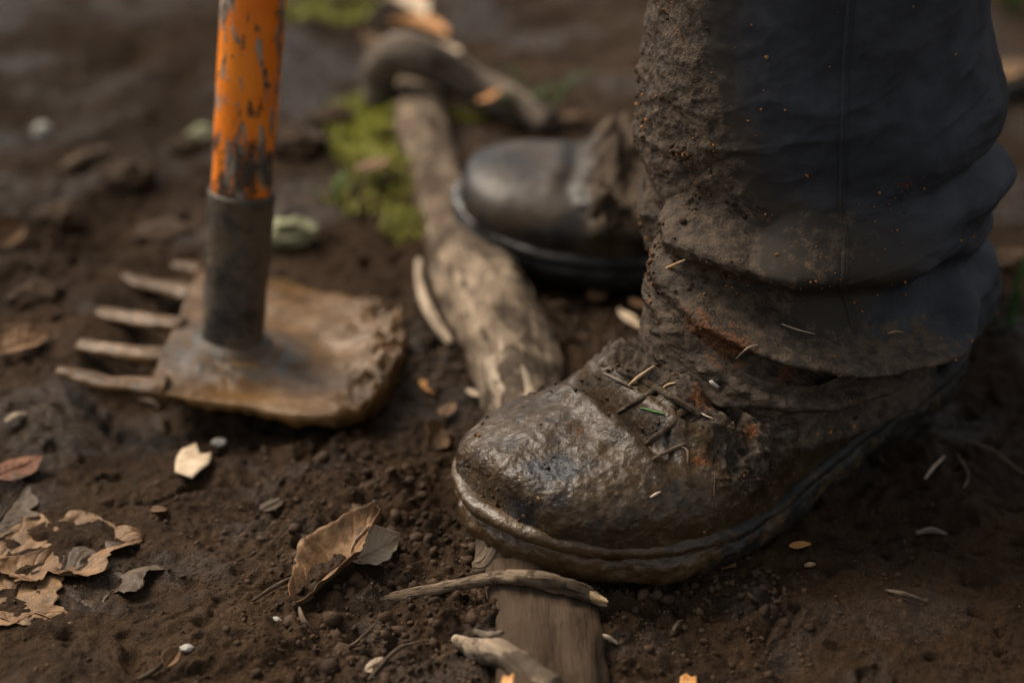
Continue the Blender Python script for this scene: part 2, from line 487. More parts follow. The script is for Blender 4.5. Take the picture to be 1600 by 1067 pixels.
SOIL, CRUMB, BOOT, SOLE, DENIM = m_soil(), m_crumb(), m_boot(), m_solemud(), m_denim()
REAR = m_rear()
OCHRE, IRON, ORANGE = m_ochre_mud(), m_iron(), m_orange()
ROOT = m_wood('barked_root', (0.17, 0.125, 0.088), (0.37, 0.285, 0.20), (0.060, 0.044, 0.031), 0.52, scale=45)
add_dirt(ROOT)
ROOTBARE = m_wood('bare_root_wood', (0.34, 0.26, 0.185), (0.50, 0.40, 0.29), (0.17, 0.12, 0.085), 0.62, scale=70)
GREYWOOD = m_wood('grey_weathered_wood', (0.10, 0.078, 0.060), (0.22, 0.175, 0.135), (0.042, 0.031, 0.023), 0.55, scale=55)
TWIG = m_wood('twig_bark', (0.09, 0.062, 0.040), (0.22, 0.16, 0.11), (0.042, 0.029, 0.019), 0.56, scale=110)
SPLINT = m_wood('fresh_split_wood', (0.38, 0.24, 0.12), (0.60, 0.44, 0.28), (0.22, 0.11, 0.05), 0.66, scale=140)
LEAF_BROWN = m_leaf('dead_leaf_brown', (0.11, 0.060, 0.028), (0.25, 0.145, 0.072), (0.05, 0.03, 0.018), dirt=.3)
LEAF_GREY = m_leaf('sodden_leaf_grey', (0.075, 0.052, 0.034), (0.15, 0.108, 0.074), (0.045, 0.030, 0.020), 0.5, dirt=.7)
LEAF_RED = m_leaf('red_brown_leaf', (0.10, 0.04, 0.02), (0.19, 0.08, 0.04), (0.05, 0.03, 0.02), dirt=.4)
LEAF_TAN = m_leaf('pale_tan_leaf', (0.42, 0.31, 0.205), (0.58, 0.46, 0.33), (0.30, 0.2, 0.12))
LEAF_ORANGE = m_leaf('orange_leaf', (0.42, 0.19, 0.06), (0.62, 0.33, 0.13), (0.22, 0.10, 0.04))
MOSS = m_leaf('moss_green', (0.15, 0.155, 0.014), (0.27, 0.27, 0.03), (0.08, 0.07, 0.014), 0.6, 40)
GRASS = m_leaf('grass_green', (0.03, 0.09, 0.018), (0.06, 0.15, 0.03), (0.02, 0.05, 0.01), 0.45, 60)
PALESTONE = m_leaf('pale_stone', (0.30, 0.28, 0.24), (0.46, 0.44, 0.39), (0.2, 0.18, 0.15), 0.6, 120)
LICHEN = m_leaf('lichen_stone', (0.20, 0.20, 0.11), (0.34, 0.34, 0.22), (0.11, 0.09, 0.055), 0.7, 90)

# ------------------------------------------------------------------ ground
RAKE_C = G(365, 545)            # where the tool stands
ROOT_PX = [(640, 110), (655, 190), (676, 280), (700, 355), (740, 435), (780, 515), (800, 600), (822, 690), (832, 790), (838, 890), (846, 985), (858, 1110), (885, 1290)]
ROOT_R = [.016, .0185, .0195, .020, .025, .029, .025, .022, .022, .0245, .0265, .026, .018]
ROOT_PATH = np.array([G(*p) for p in ROOT_PX])

def seg_dist(x, y, path):
    best = np.full(np.shape(x), 9.0)
    for a, b in zip(path[:-1], path[1:]):
        d = b[:2] - a[:2]; L2 = (d ** 2).sum()
        t = np.clip(((x - a[0]) * d[0] + (y - a[1]) * d[1]) / L2, 0, 1)
        best = np.minimum(best, np.hypot(x - a[0] - t * d[0], y - a[1] - t * d[1]))
    return best

CRUMB_SPOTS = [(600, 800, .085), (640, 960, .075), (690, 720, .05), (560, 1000, .06), (720, 870, .04), (900, 480, .05), (660, 560, .05),
               (950, 970, .05), (1000, 930, .05), (60, 330, .06), (520, 720, .04), (1180, 960, .03)]
HOLES = [(212, 62, .030, .022), (120, 115, .03, .014), (60, 30, .07, .02), (150, 375, .04, .015), (30, 160, .06, .014), (720, 620, .02, .006)]

def zones(x, y):
    crumb = np.zeros(np.shape(x))
    for px, py, r in CRUMB_SPOTS:
        g = G(px, py)
        crumb = np.maximum(crumb, np.exp(-(((x - g[0]) / r) ** 2 + ((y - g[1]) / (r * 1.2)) ** 2) * 1.2))
    return crumb

def height(x, y, fine=True):
    p = np.stack([x, y, np.zeros_like(x)], -1)
    h = 0.010 * fbm(p, 4.5, 3, 1) + 0.020 * smooth(1.3, 2.2, y) * fbm(p, 5.5, 3, 41)
    rd = seg_dist(x, y, ROOT_PATH)
    h = h + 0.006 * np.exp(-(rd / .045) ** 2)
    for px, py, r, d in HOLES:
        g = G(px, py)
        h = h - d * np.exp(-(((x - g[0]) / r) ** 2 + ((y - g[1]) / (r * 1.3)) ** 2))
    # the hollow scraped by the tool, with a rim behind it
    rx, ry = x - RAKE_C[0] + .03, y - RAKE_C[1]
    rr = np.hypot(rx / 1.25, ry)
    k = np.exp(-((rx - .03) / .15) ** 4 - ((ry + .005) / .115) ** 4)
    h = h * (1 - k) + (-.011 + .025 * smooth(-.045, -.095, x - RAKE_C[0])) * k
    h = h + 0.012 * np.exp(-((rr - .135) / .018) ** 2) * smooth(.03, -.08, rx) * smooth(-.10, .02, ry)
    for (bx, by_, r) in ((.075, .862, .075), (.16, 1.155, .12)):
        k = np.exp(-(((x - bx) / r) ** 2 + ((y - by_) / (r * .8)) ** 2))
        h = h * (1 - k) + .005 * k
    if not fine: return h
    crumb = zones(x, y)
    near = smooth(2.2, 1.4, y)
    q = p + 0.01 * np.stack([noise3(p, 25, 5), noise3(p, 25, 6), np.zeros_like(x)], -1)
    h = h + (0.0042 + .002 * crumb) * fbm(q, 16, 4, 8, 0.55)
    h = h + near * (0.0024 + .0020 * crumb) * fbm(q, 70, 4, 9, 0.62)
    w, r = worley2(q[..., 0], q[..., 1], 75, 3)
    h = h + crumb * 0.0055 * np.clip(1 - w * 1.35, 0, 1) ** 0.6 * (0.3 + r)
    w, r = worley2(q[..., 0], q[..., 1], 160, 4)
    h = h + (0.2 + crumb) * 0.0022 * np.clip(1 - w * 1.4, 0, 1) ** 0.6 * r
    pit = fbm(q, 60, 2, 23)
    h = h - 0.004 * smooth(.28, .6, pit) * (1 - crumb)
    return h

def axis(lo, hi, step, outer, grow=1.13):
    a = list(np.arange(lo, hi + step / 2, step))
    for sgn in (1, -1):
        s, v, ext = step, (hi if sgn > 0 else lo), []
        while abs(v) < outer:
            s *= grow; v += sgn * s; ext.append(v)
        a = a + ext if sgn > 0 else ext[::-1] + a
    return np.array(a)

xs = axis(-0.33, 0.36, 0.0014, 14, 1.05)
ya = list(np.arange(0.66, 1.12, 0.0014))
s, v = 0.0014, ya[-1]
while v < 16:
    s *= (1.006 if v < 2.0 else 1.06); v += s; ya.append(v)
s, v, pre = 0.0014, ya[0], []
while v > -10:
    s *= 1.07; v -= s; pre.append(v)
ys = np.array(pre[::-1] + ya)
X, Y = np.meshgrid(xs, ys, indexing='ij')
Z = height(X, Y)
crumbz = zones(X, Y)
P3 = np.stack([X, Y, Z], -1)
wetz = np.clip(0.5 + fbm(np.stack([X, Y, 0 * X], -1), 9, 3, 77), 0, 1)
humus_vignette = np.zeros_like(X)  # dark soil patches that also carry painted vignette at the left and right edges
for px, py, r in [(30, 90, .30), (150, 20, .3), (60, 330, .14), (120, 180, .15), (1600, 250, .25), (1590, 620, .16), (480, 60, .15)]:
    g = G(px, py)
    humus_vignette = np.maximum(humus_vignette, np.exp(-(((X - g[0]) ** 2 + ((Y - g[1]) / 1.4) ** 2) / r ** 2)))
humus_vignette = np.clip(humus_vignette + .30 * smooth(1.15, 1.6, Y) + .6 * fbm(np.stack([X, Y, 0 * X], -1), 11, 3, 78) - .05, 0, 1)  # far ground darkened as well, with random humus tone on top
ground = mesh_obj('ground', P3, grid_faces(len(xs), len(ys)), SOIL, attrs={'crumb': crumbz, 'wet': wetz, 'humus_vignette': humus_vignette})
ground['kind'] = 'structure'
ground['label'] = 'damp trodden brown forest soil'

def gz(x, y):
    return float(height(np.array([x]), np.array([y]))[0])

def gzs(x, y):
    return float(height(np.array([x]), np.array([y]), False)[0])

def onG(px, py, dz=0.0):
    z = 0.0
    for _ in range(4):
        p = G(px, py, z); z = gzs(p[0], p[1]) + dz
    return np.array([p[0], p[1], z])

# ------------------------------------------------------------------ the boots
def boot_upper(nu=300, nv=260):
    """local: x heel->toe, y wearer's left +, z up. returns grid, t (0..16), ang"""
    K = [(.3135, .0355, .3135, .0345, .0004), (.311, .046, .3125, .022, .021), (.303, .0525, .306, .017, .0385), (.284, .0595, .288, .015, .0535),
         (.256, .0640, .258, .015, .0620), (.226, .0660, .224, .015, .0645), (.202, .0675, .194, .015, .0615), (.180, .077, .164, .016, .056),
         (.162, .091, .128, .017, .051), (.145, .107, .088, .018, .047), (.130, .126, .046, .020, .044), (.119, .147, .012, .028, .042),
         (.112, .170, -.004, .056, .043), (.110, .195, -.006, .098, .045), (.110, .22, -.002, .145, .047), (.110, .25, .002, .20, .050), (.112, .29, .004, .27, .053)]
    K = np.array(K)
    kk = np.arange(len(K))
    ts = np.concatenate([np.linspace(0, 2, nu // 6, endpoint=False), np.linspace(2, 10, nu - nu // 6 - nu // 5, endpoint=False), np.linspace(10, 16, nu // 5)])
    S = cubic(ts, kk, K)
    T = S[:, [0, 1]]; B = S[:, [2, 3]]; W = S[:, 4]
    a = np.linspace(0, 2 * np.pi, nv, endpoint=False)      # 0 = wearer's left side, pi/2 = top
    ca, sa = np.cos(a), np.sin(a)
    lowf = 0.40
    Cn = B + lowf * (T - B)
    P = np.zeros((len(ts), nv, 3))
    nup = 2.25
    foot = smooth(11.5, 9, ts)[:, None]
    nlow = 2.2 + 3.0 * foot
    up = sa > 0
    ex = np.where(up[None, :], 2 / nup, 2 / nlow)
    yy = np.sign(ca)[None, :] * np.abs(ca)[None, :] ** ex
    zz = np.sign(sa)[None, :] * np.abs(sa)[None, :] ** ex
    axisv = np.where(up[None, :, None], (T - Cn)[:, None, :], (Cn - B)[:, None, :])
    off = -.006 * smooth(5, 1, ts) + .003 * smooth(3, 8, ts)
    P[..., 0] = Cn[:, None, 0] + zz * axisv[..., 0]
    P[..., 2] = Cn[:, None, 1] + zz * axisv[..., 1]
    P[..., 1] = yy * W[:, None] + off[:, None]
    return P, ts, a

def boot_flex(P, lift, spring, comp=1.0):
    """bend the boot at the ball: heel up, toe slightly up"""
    P = P.copy()
    x, z = P[..., 0].copy(), P[..., 2].copy()
    xb = 0.205
    x = np.where(x < xb, xb + (x - xb) * comp, x)
    ang = -lift * smooth(.235, .165, x)
    c, s = np.cos(ang), np.sin(ang)
    dx, dz = x - xb, z - 0.01
    P[..., 0] = xb + c * dx - s * dz
    P[..., 2] = 0.01 + s * dx + c * dz
    P[..., 2] += spring * np.clip((x - .215) / .1, 0, 1.2) ** 2
    return P

def sole_outline(n=420):
    u = np.linspace(0, 1, 400)
    x = np.array([.0, .004, .018, .045, .085, .125, .165, .20, .23, .262, .288, .304, .3135, .317])
    w = np.array([.0, .016, .031, .040, .0430, .0470, .0545, .0610, .0645, .0620, .0500, .0350, .0165, .0])
    # arc length parametrisation of the half outline, mirrored
    k = np.concatenate([[0], np.cumsum(np.hypot(np.diff(x), np.diff(w)))])
    tt = np.linspace(0, k[-1], n // 2 + 1)
    hx, hw = cubic(tt, k, x), np.maximum(cubic(tt, k, w), 0)
    off = -.006 * smooth(.2, .3, hx) + .003 * smooth(.22, .12, hx)
    left = np.stack([hx, hw + off], 1)
    right = np.stack([hx, -hw + off], 1)
    return np.vstack([left, right[1:-1][::-1]])          # heel -> toe on the left, back on the right

def build_boot(root, base, ang, scale, lift, spring, seed, label_mud, detail, name='boot', muddy=1.0, mirror=1):
    """base: world place of the boot's heel point (local origin); ang: heading of the toe"""
    ca, sa = math.cos(ang), math.sin(ang)
    def W(P):
        q = np.array(P) * scale
        q[..., 1] *= mirror
        out = np.empty_like(q)
        out[..., 0] = base[0] + ca * q[..., 0] - sa * q[..., 1]
        out[..., 1] = base[1] + sa * q[..., 0] + ca * q[..., 1]
        out[..., 2] = base[2] + q[..., 2]
        return out
    nu, nv = (460, 400) if detail else (150, 130)
    P, ts, a = boot_upper(nu, nv)
    N = -grid_normals(P, True)
    c = P.reshape(-1, 3).mean(0)
    if np.sum(N * (P - c)) < 0: N = -N
    tt = ts[:, None] + 0 * a[None, :]
    aa = 0 * ts[:, None] + a[None, :]
    topness = np.clip(np.sin(aa), 0, 1)
    sd = seed * 50
    # creases across the vamp where the foot bends
    wob = 0.18 * noise3(P, 30, sd + 3)
    d = np.zeros_like(tt)
    sidew = np.abs(np.cos(aa))
    def crease(t0, slope, width, depth, fade):
        e = tt - (t0 + slope * np.cos(aa) + wob)
        env = np.clip(topness, 0, 1) ** fade
        return (-depth * np.exp(-(e / width) ** 2) + 0.55 * depth * np.exp(-((e - 2.1 * width) / (1.6 * width)) ** 2)
                + 0.55 * depth * np.exp(-((e + 2.1 * width) / (1.6 * width)) ** 2)) * env
    mid = np.exp(-((aa - 1.60) / .62) ** 4)
    d *= 0
    d += crease(4.42, -0.10, 0.15, .0115, 0.2) * mid
    d += .0105 * np.exp(-((tt - 5.45) / .62) ** 2) * mid + .004 * np.exp(-((tt - 6.6) / .6) ** 2) * mid
    d += crease(5.75, 0.35, 0.15, .0045, 0.5)
    d += crease(6.7, -0.35, 0.16, .0050, 0.5)
    d += crease(7.7, -0.3, 0.16, .0050, 0.5)
    d += crease(8.6, 0.35, 0.18, .0055, 0.5)
    d += crease(9.7, 0.1, 0.20, .0060, 0.4)
    if not detail: d *= .3
    # thick mud on the instep, thin slurry elsewhere
    inst = smooth(4.5, 5.3, tt) * smooth(8.2, 7.0, tt) * smooth(-0.15, 0.55, np.sin(aa))
    clump = np.clip(fbm(P, 42, 4, sd + 11, 0.6) + 0.12, -0.1, 1)
    d += muddy * (inst * (.0085 if detail else .024) * clump + inst * .0042 * ridged(P, 85, 3, sd + 5) * 0.5)
    toe = smooth(5.2, 4.2, tt)
    d += (muddy if detail else .2) * toe * (0.0012 * fbm(P, 48, 4, sd + 21, 0.55) + .0005 * ridged(P, 170, 3, sd + 25) * np.clip(.4 + fbm(P, 25, 2, sd + 27), 0, 1))
    d += (.0020 if detail else .0008) * fbm(P, 24, 2, sd + 31) + (.0003 + .0007 * inst) * fbm(P, 130, 3, sd + 33)
    # dents along the side
    d -= .004 * np.exp(-((tt - 8.4) / .8) ** 2) * sidew * (np.sin(aa) > -.2)
    P2 = P + N * d[..., None]
    P2 = boot_flex(P2, lift, spring, .90 if detail else 1.0)
    w = np.clip(0.15 + toe * .85 + .35 * (1 - inst) + 0.5 * fbm(P, 20, 2, sd + 41), 0, 1)
    mud = np.clip(0.62 + 0.6 * inst + 0.35 * fbm(P, 22, 3, sd + 51) - (1 - muddy), 0, 1.2)
    for (t0, a0, st_, sa_, k_) in ((2.5, 1.12, .6, .22, .55), (6.5, 1.42, .25, .12, 1.1), (5.05, .85, .22, .12, .8)):
        mud = mud - k_ * np.exp(-(((tt - t0) / st_) ** 2 + ((aa - a0) / sa_) ** 2))
    if not detail: mud, w = np.clip(.48 + .5 * inst, 0, 1), np.clip(.9 - .7 * inst, 0, 1)
    dry = np.clip(inst * 0.75 + 0.15 * fbm(P, 18, 2, sd + 61), 0, 1)
    rust = np.zeros_like(tt)
    if detail:
        for (t0, a0, st, sa_, k) in RUST_BOOT:
            rust = np.maximum(rust, k * np.exp(-(((tt - t0) / st) ** 2 + ((aa - a0) / sa_) ** 2)))
    PW = W(P2)
    up = mesh_obj(name, PW, grid_faces(nu, nv, True), BOOT if detail else REAR, root, attrs={'mud': mud, 'rust': rust, 'wet': w, 'dry': dry})
    up['label'] = label_mud
    # sole with a proud welt
    O = sole_outline(520 if detail else 200)
    n = len(O)
    tg = np.roll(O, -1, 0) - np.roll(O, 1, 0); tg /= np.linalg.norm(tg, axis=1, keepdims=True)
    nr = np.stack([-tg[:, 1], tg[:, 0]], 1)
    cen = O.mean(0)
    if ((nr * (O - cen)).sum(1)).sum() < 0: nr = -nr
    def ring(prof, sub):
        pr = np.array(prof); kp = np.arange(len(pr))
        tq = np.linspace(0, len(pr) - 1, (len(pr) - 1) * sub + 1)
        pr = cubic(tq, kp, pr)
        R = np.zeros((len(pr), n, 3))
        R[..., 0] = O[None, :, 0] + nr[None, :, 0] * pr[:, None, 0]
        R[..., 1] = O[None, :, 1] + nr[None, :, 1] * pr[:, None, 0]
        R[..., 2] = pr[:, None, 1]
        return R
    def finish(R, amp, nm, matl, lbl=None, cap=False, mudv=0.9):
        Nn = grid_normals(R, True)
        if (Nn[..., :2] * (R[..., :2] - cen)).sum() < 0: Nn = -Nn
        R2 = R + Nn * (amp * fbm(R, 48, 4, sd + 71, 0.6) + amp * .35 * fbm(R, 170, 2, sd + 75))[..., None]
        front = smooth(.20, .30, R[..., 0])
        R2 = boot_flex(R2, lift, spring, .90 if detail else 1.0)
        att = {'wet': np.clip(.35 + .5 * front + .4 * fbm(R, 30, 2, sd + 81), 0, 1), 'mud': np.clip(mudv * (0.22 + .8 * front), 0, 1),
               'rust': 0 * front, 'dry': 0 * front}
        V = W(R2).reshape(-1, 3)
        F = grid_faces(R.shape[0], n, True, flip=True)
        if cap:
            b0 = (R.shape[0] - 1) * n
            i = np.arange(1, n // 2 - 1)
            F = np.vstack([F, np.stack([b0 + i, b0 + i + 1, b0 + n - i - 1, b0 + n - i], -1)])
        o = mesh_obj(nm, V, F, matl, up, attrs=att, origin=list(root['at']))
        if lbl: o['label'] = lbl
        return o
    mk_ = 1.0 if detail else .2
    finish(ring([(-.012, .024), (-.005, .027), (.0005, .0285), (.0045, .0265), (.0055, .0235), (.0035, .0205), (-.001, .0195)], 4), .0011, 'welt', SOLE, None, False, 0.8 * mk_)
    finish(ring([(-.004, .021), (.0015, .0205), (.0035, .0175), (.0040, .014), (.0030, .008), (-.001, .004), (-.010, .003)], 5), .0018 * muddy + .0004, 'sole', SOLE, None, True, 1.0 * mk_)
    return up, W, (P2, N)

RUST_BOOT = [(5.4, 1.18, .30, .12, .95), (4.75, .78, .28, .14, .8), (6.0, .74, .3, .12, .8), (3.6, 1.5, .4, .2, .45)]

PERSON_AT = np.array([0.16, 0.96, 0.0])
person = empty('person', PERSON_AT, 'person standing in mud-caked dark trousers and muddy boots, one toe on the root', 'person')

TOE_A = math.radians(36)
hd = np.array([-math.cos(TOE_A), -math.sin(TOE_A)])
BALL = np.array([0.083, 0.870])
SC1 = 1.03
base1 = np.array([*(BALL - hd * 0.205 * SC1), 0.004])
boot1, W1, (BP, BN) = build_boot(person, base1, math.pi + TOE_A, SC1, math.radians(8.5), 0.010, 1, 'mud-smeared boot in sharp focus, toe on the root', True)

base2 = np.array([0.280, 1.142, 0.003])
boot2, W2, _ = build_boot(person, base2, math.pi - math.radians(7), 1.0, math.radians(3), 0.012, 2,
                          'blurred dark boot standing behind, shiny toe', False, muddy=0.85)

# ------------------------------------------------------------------ trousers
def Vp(px, py, Y):
    d = ray(px, py); t = Y / d[1]
    return d[0] * t, CAM_H + d[2] * t

def polyfun(pts, Y):
    q = np.array([Vp(px, py, Y) for px, py in pts])
    return q

LEG_Y, LEG_F = 0.955, 0.880
left_q = polyfun([(1045, 640), (1042, 590), (1034, 548), (1030, 520), (1042, 485), (1052, 452), (1040, 420), (1030, 392), (1010, 345), (997, 285), (990, 210), (997, 120), (1015, 0)], LEG_Y)
right_q = polyfun([(1492, 660), (1500, 610), (1510, 560), (1520, 500), (1548, 458), (1557, 425), (1549, 370), (1529, 322), (1540, 300), (1558, 262), (1557, 190), (1550, 100), (1542, 0)], LEG_Y)
zr = np.concatenate([np.linspace(0.034, 0.275, 290), np.linspace(0.28, 0.98, 46)])
def contour(q, z):
    k = np.argsort(q[:, 1]); return np.interp(z, q[k, 1], q[k, 0])
xl, xr = contour(left_q, zr), contour(right_q, zr)
top = smooth(0.26, 0.9, zr)
xl, xr = xl - 0.01 * top, xr + 0.055 * top
cx, ax = (xl + xr) / 2, (xr - xl) / 2
cy = LEG_Y + 0.02 * top
by = 0.083 + 0.03 * top
NTH = 540
th = np.linspace(0, 2 * np.pi, NTH, endpoint=False)
ct, st = np.cos(th), np.sin(th)
S_, Z_ = np.meshgrid(ct, zr)          # rows z, cols theta
# hem line: the bottom rows are squeezed up to this height
HEM = polyfun([(1020, 520), (1065, 548), (1130, 592), (1200, 618), (1320, 640), (1440, 630), (1510, 575)], LEG_F)
def of_s(q, s):
    c0, a0 = 0.155, 0.092
    return np.interp(s, (q[:, 0] - c0) / a0, q[:, 1])
hemz = of_s(HEM, ct)
hemz = np.where(st > 0, 0.055, hemz)
hemz = np.convolve(np.concatenate([hemz[-20:], hemz, hemz[:20]]), np.ones(25) / 25, 'same')[20:-20]
zt = 0.13
Zm = np.where(Z_ < zt, hemz[None, :] + (Z_ - zr[0]) / (zt - zr[0]) * (zt - hemz[None, :]), Z_)
xl2, xr2 = contour(left_q, Zm.ravel()).reshape(Zm.shape), contour(right_q, Zm.ravel()).reshape(Zm.shape)
low = Zm < 0.27
CX = np.where(low, (xl2 + xr2) / 2, cx[:, None]); AX = np.where(low, (xr2 - xl2) / 2, ax[:, None])
P0 = np.stack([CX + AX * np.sign(S_) * np.abs(S_) ** 0.92, cy[:, None] + by[:, None] * st[None, :], Zm], -1)
d = np.zeros_like(Zm)
dz = np.zeros_like(Zm)
def fold(pts, amps, wid, zs=0.0):
    """a ridge (amps > 0) or a groove along a line on the front of the leg"""
    global d, dz
    q = polyfun(pts, LEG_F)
    s_k = (q[:, 0] - 0.155) / 0.092
    zf = np.interp(ct, s_k, q[:, 1]); am = np.interp(ct, s_k, amps)
    e = (Zm - zf[None, :] + 0.004 * noise3(P0, 22, 91)) / wid
    d += am[None, :] * np.exp(-e ** 2)
    if zs: dz += zs * am[None, :] / max(abs(np.array(amps)).max(), 1e-6) * np.exp(-((e - 0.8) / 1.2) ** 2)
fold([(1010, 345), (1080, 385), (1170, 405), (1250, 400), (1310, 388), (1390, 392), (1460, 410), (1550, 440)], [-.004, .009, .013, .006, .001, .006, .010, .006], .011)
fold([(1010, 380), (1100, 425), (1180, 450), (1260, 464), (1350, 472), (1450, 470), (1540, 470)], [-.004, -.010, -.020, -.028, -.030, -.028, -.014], .0125, -0.004)
fold([(1020, 404), (1120, 460), (1220, 504), (1320, 536), (1430, 534), (1520, 490)], [.002, .013, .018, .019, .015, .007], .0068)
fold([(1060, 470), (1120, 494), (1190, 530), (1250, 552), (1310, 560), (1400, 566)], [.002, .0, -.010, -.019, -.018, .0], .0055)
fold([(1060, 502), (1130, 524), (1200, 558), (1260, 578), (1340, 586), (1440, 590)], [.0, .002, .007, .011, .010, .0], .0065)
fold([(1180, 575), (1250, 602), (1330, 615), (1500, 590)], [-.003, -.010, -.014, -.014], .008)
fold([(1150, 130), (1250, 180), (1330, 170)], [0, .004, 0], .018)
fold([(1330, 90), (1420, 130), (1540, 60)], [0, -.005, 0], .016)
fold([(1350, 230), (1440, 250), (1540, 210)], [0, .005, .003], .014)
fold([(1130, 250), (1230, 300), (1330, 290)], [0, -.004, 0], .012)
fold([(1330, 330), (1420, 318), (1500, 306), (1560, 300)], [0, -.003, -.008, -.012], .008)
fold([(1380, 360), (1450, 345), (1560, 335)], [0, .004, .005], .009)
fold([(1040, 280), (1120, 330), (1190, 345)], [0, -.004, 0], .012)
# the cuff is pushed out by the boot inside it
bv = W1(BP).reshape(-1, 3)
NB, ZB = 90, 40
zb0, zb1 = .05, .17
i_t = ((np.arctan2(bv[:, 1] - LEG_Y, bv[:, 0] - .155) % (2 * np.pi)) / (2 * np.pi) * NB).astype(int) % NB
i_z = ((bv[:, 2] - zb0) / (zb1 - zb0) * ZB).astype(int)
ok = (i_z >= 0) & (i_z < ZB)
RB = np.zeros((ZB, NB)); np.maximum.at(RB, (i_z[ok], i_t[ok]), np.hypot(bv[ok, 1] - LEG_Y, bv[ok, 0] - .155))
for _ in range(3): RB = np.maximum(RB, (np.roll(RB, 1, 1) + np.roll(RB, -1, 1) + RB) / 3)
tg_ = np.arctan2(P0[..., 1] - LEG_Y, P0[..., 0] - .155) % (2 * np.pi)
fz = np.clip((P0[..., 2] - zb0) / (zb1 - zb0) * ZB - .5, 0, ZB - 1.001); ft = (tg_ / (2 * np.pi) * NB - .5) % NB
z0_ = fz.astype(int); t0_ = ft.astype(int) % NB; t1_ = (t0_ + 1) % NB; wz, wt = fz - z0_, ft - np.floor(ft)
rb = (RB[z0_, t0_] * (1 - wt) + RB[z0_, t1_] * wt) * (1 - wz) + (RB[z0_ + 1, t0_] * (1 - wt) + RB[z0_ + 1, t1_] * wt) * wz
toeward = smooth(-.55, .1, np.cos(tg_ - math.atan2(-.59, -.81)))
need = toeward * np.clip(rb + .006 - (np.hypot(P0[..., 1] - LEG_Y, P0[..., 0] - .155) + np.minimum(d, 0.004)), 0, .05) * smooth(.165, .14, P0[..., 2])
for _ in range(40):
    up_ = np.vstack([need[:1], need[:-1]]); dn_ = np.vstack([need[1:], need[-1:]])
    need = np.maximum(need * .992, (np.roll(need, 3, 1) + np.roll(need, -3, 1) + up_ + dn_) / 4)
for i_ in range(1, need.shape[0]):
    need[i_] = np.maximum(need[i_], need[i_ - 1] - .62 * (Zm[i_] - Zm[i_ - 1]))
d += need
d += 0.0055 * fbm(P0 * np.array([1, 1, .6]), 12, 2, 61) * smooth(.05, .1, Zm)
d += 0.0007 * fbm(P0, 55, 3, 63) + .0014 * np.clip(ridged(np.stack([P0[..., 0] + .5 * Zm, P0[..., 1], 2.2 * Zm - .8 * P0[..., 0]], -1), 22, 2, 64) - .6, 0, 1) * smooth(.28, .2, Zm)
# mud: a thick crust down the shin and over the lower folds
mb = polyfun([(1240, 420), (1190, 360), (1150, 290), (1125, 210), (1105, 120), (1085, 0)], LEG_F)
k = np.argsort(mb[:, 1]); xb = np.interp(Zm, mb[k, 1], mb[k, 0])
front = smooth(.35, -.1, st)[None, :]
crust = smooth(.018, -.022, P0[..., 0] - xb + .012 * fbm(P0, 30, 3, 65)) * smooth(.9, .3, st)[None, :] * smooth(.5, .3, Zm)
cuffm = smooth(.104, .088, Zm) * smooth(.165, .125, P0[..., 0] + .01 * fbm(P0, 40, 3, 68)) * smooth(.5, .2, st)[None, :]
crust = np.maximum(crust, cuffm)
splash = smooth(.125, .085, Zm + .010 * fbm(P0, 25, 3, 66)) * smooth(.245, .19, P0[..., 0])
patch = np.exp(-(((P0[..., 0] - .150) / .03) ** 2 + ((Zm - .150) / .028) ** 2)) * 0.45
mudt = np.clip(np.maximum(np.maximum(crust, splash * .85), patch), 0, 1)
stain_ = np.clip(smooth(.055, -.02, P0[..., 0] - xb) * smooth(.5, .3, Zm) + .7 * np.exp(-(((P0[..., 0] - .165) / .05) ** 2 + ((Zm - .14) / .03) ** 2)) + .6 * smooth(.11, .08, Zm), 0, 1)
crag = np.clip(fbm(P0, 60, 4, 67, .6), -.15, 1)
d += cuffm * .0035 * crag + np.clip(crust, 0, 1) * (.0018 * crag + .0006 * ridged(P0, 160, 3, 69)) + (mudt - np.clip(crust, 0, 1)).clip(0, 1) * .0008 * crag
NT = np.stack([np.broadcast_to(ct, Zm.shape), np.broadcast_to(st, Zm.shape), 0 * Zm], -1)
PT = P0 + NT * d[..., None]
PT[..., 2] += dz * smooth(.4, -.2, st)[None, :]
def project(P):
    P = np.asarray(P).reshape(-1, 3)
    zc = P[:, 1] * CP - (P[:, 2] - CAM_H) * SP; yc = P[:, 1] * SP + (P[:, 2] - CAM_H) * CP
    return 800 + FPX * P[:, 0] / zc, 533.5 - FPX * yc / zc, zc
rustt = np.zeros_like(Zm)
_x, _y, _z = project(PT)
for (px, py, r, kk) in [(1095, 522, .014, 1.0), (1128, 542, .015, 1.1), (1140, 520, .008, .8), (1232, 582, .010, .8), (1060, 60, .012, .6), (1420, 300, .010, .5), (1190, 350, .012, .35)]:
    dd_ = np.hypot(_x - px, _y - py); m_ = np.where(dd_ < max(7.0, dd_.min() + 1))[0]
    c_ = PT.reshape(-1, 3)[m_[np.argmin(_z[m_])]]
    rustt = np.maximum(rustt, kk * np.exp(-((((PT - c_) * np.array([1, .7, 1.3])) / r) ** 2).sum(-1)))
leg1 = mesh_obj('trouser_leg', PT, grid_faces(len(zr), NTH, True), DENIM, person, attrs={'mud': mudt, 'rust': rustt, 'stain': stain_})
leg1['label'] = 'dark trouser leg with crusted mud and bunched folds over the sharp boot'
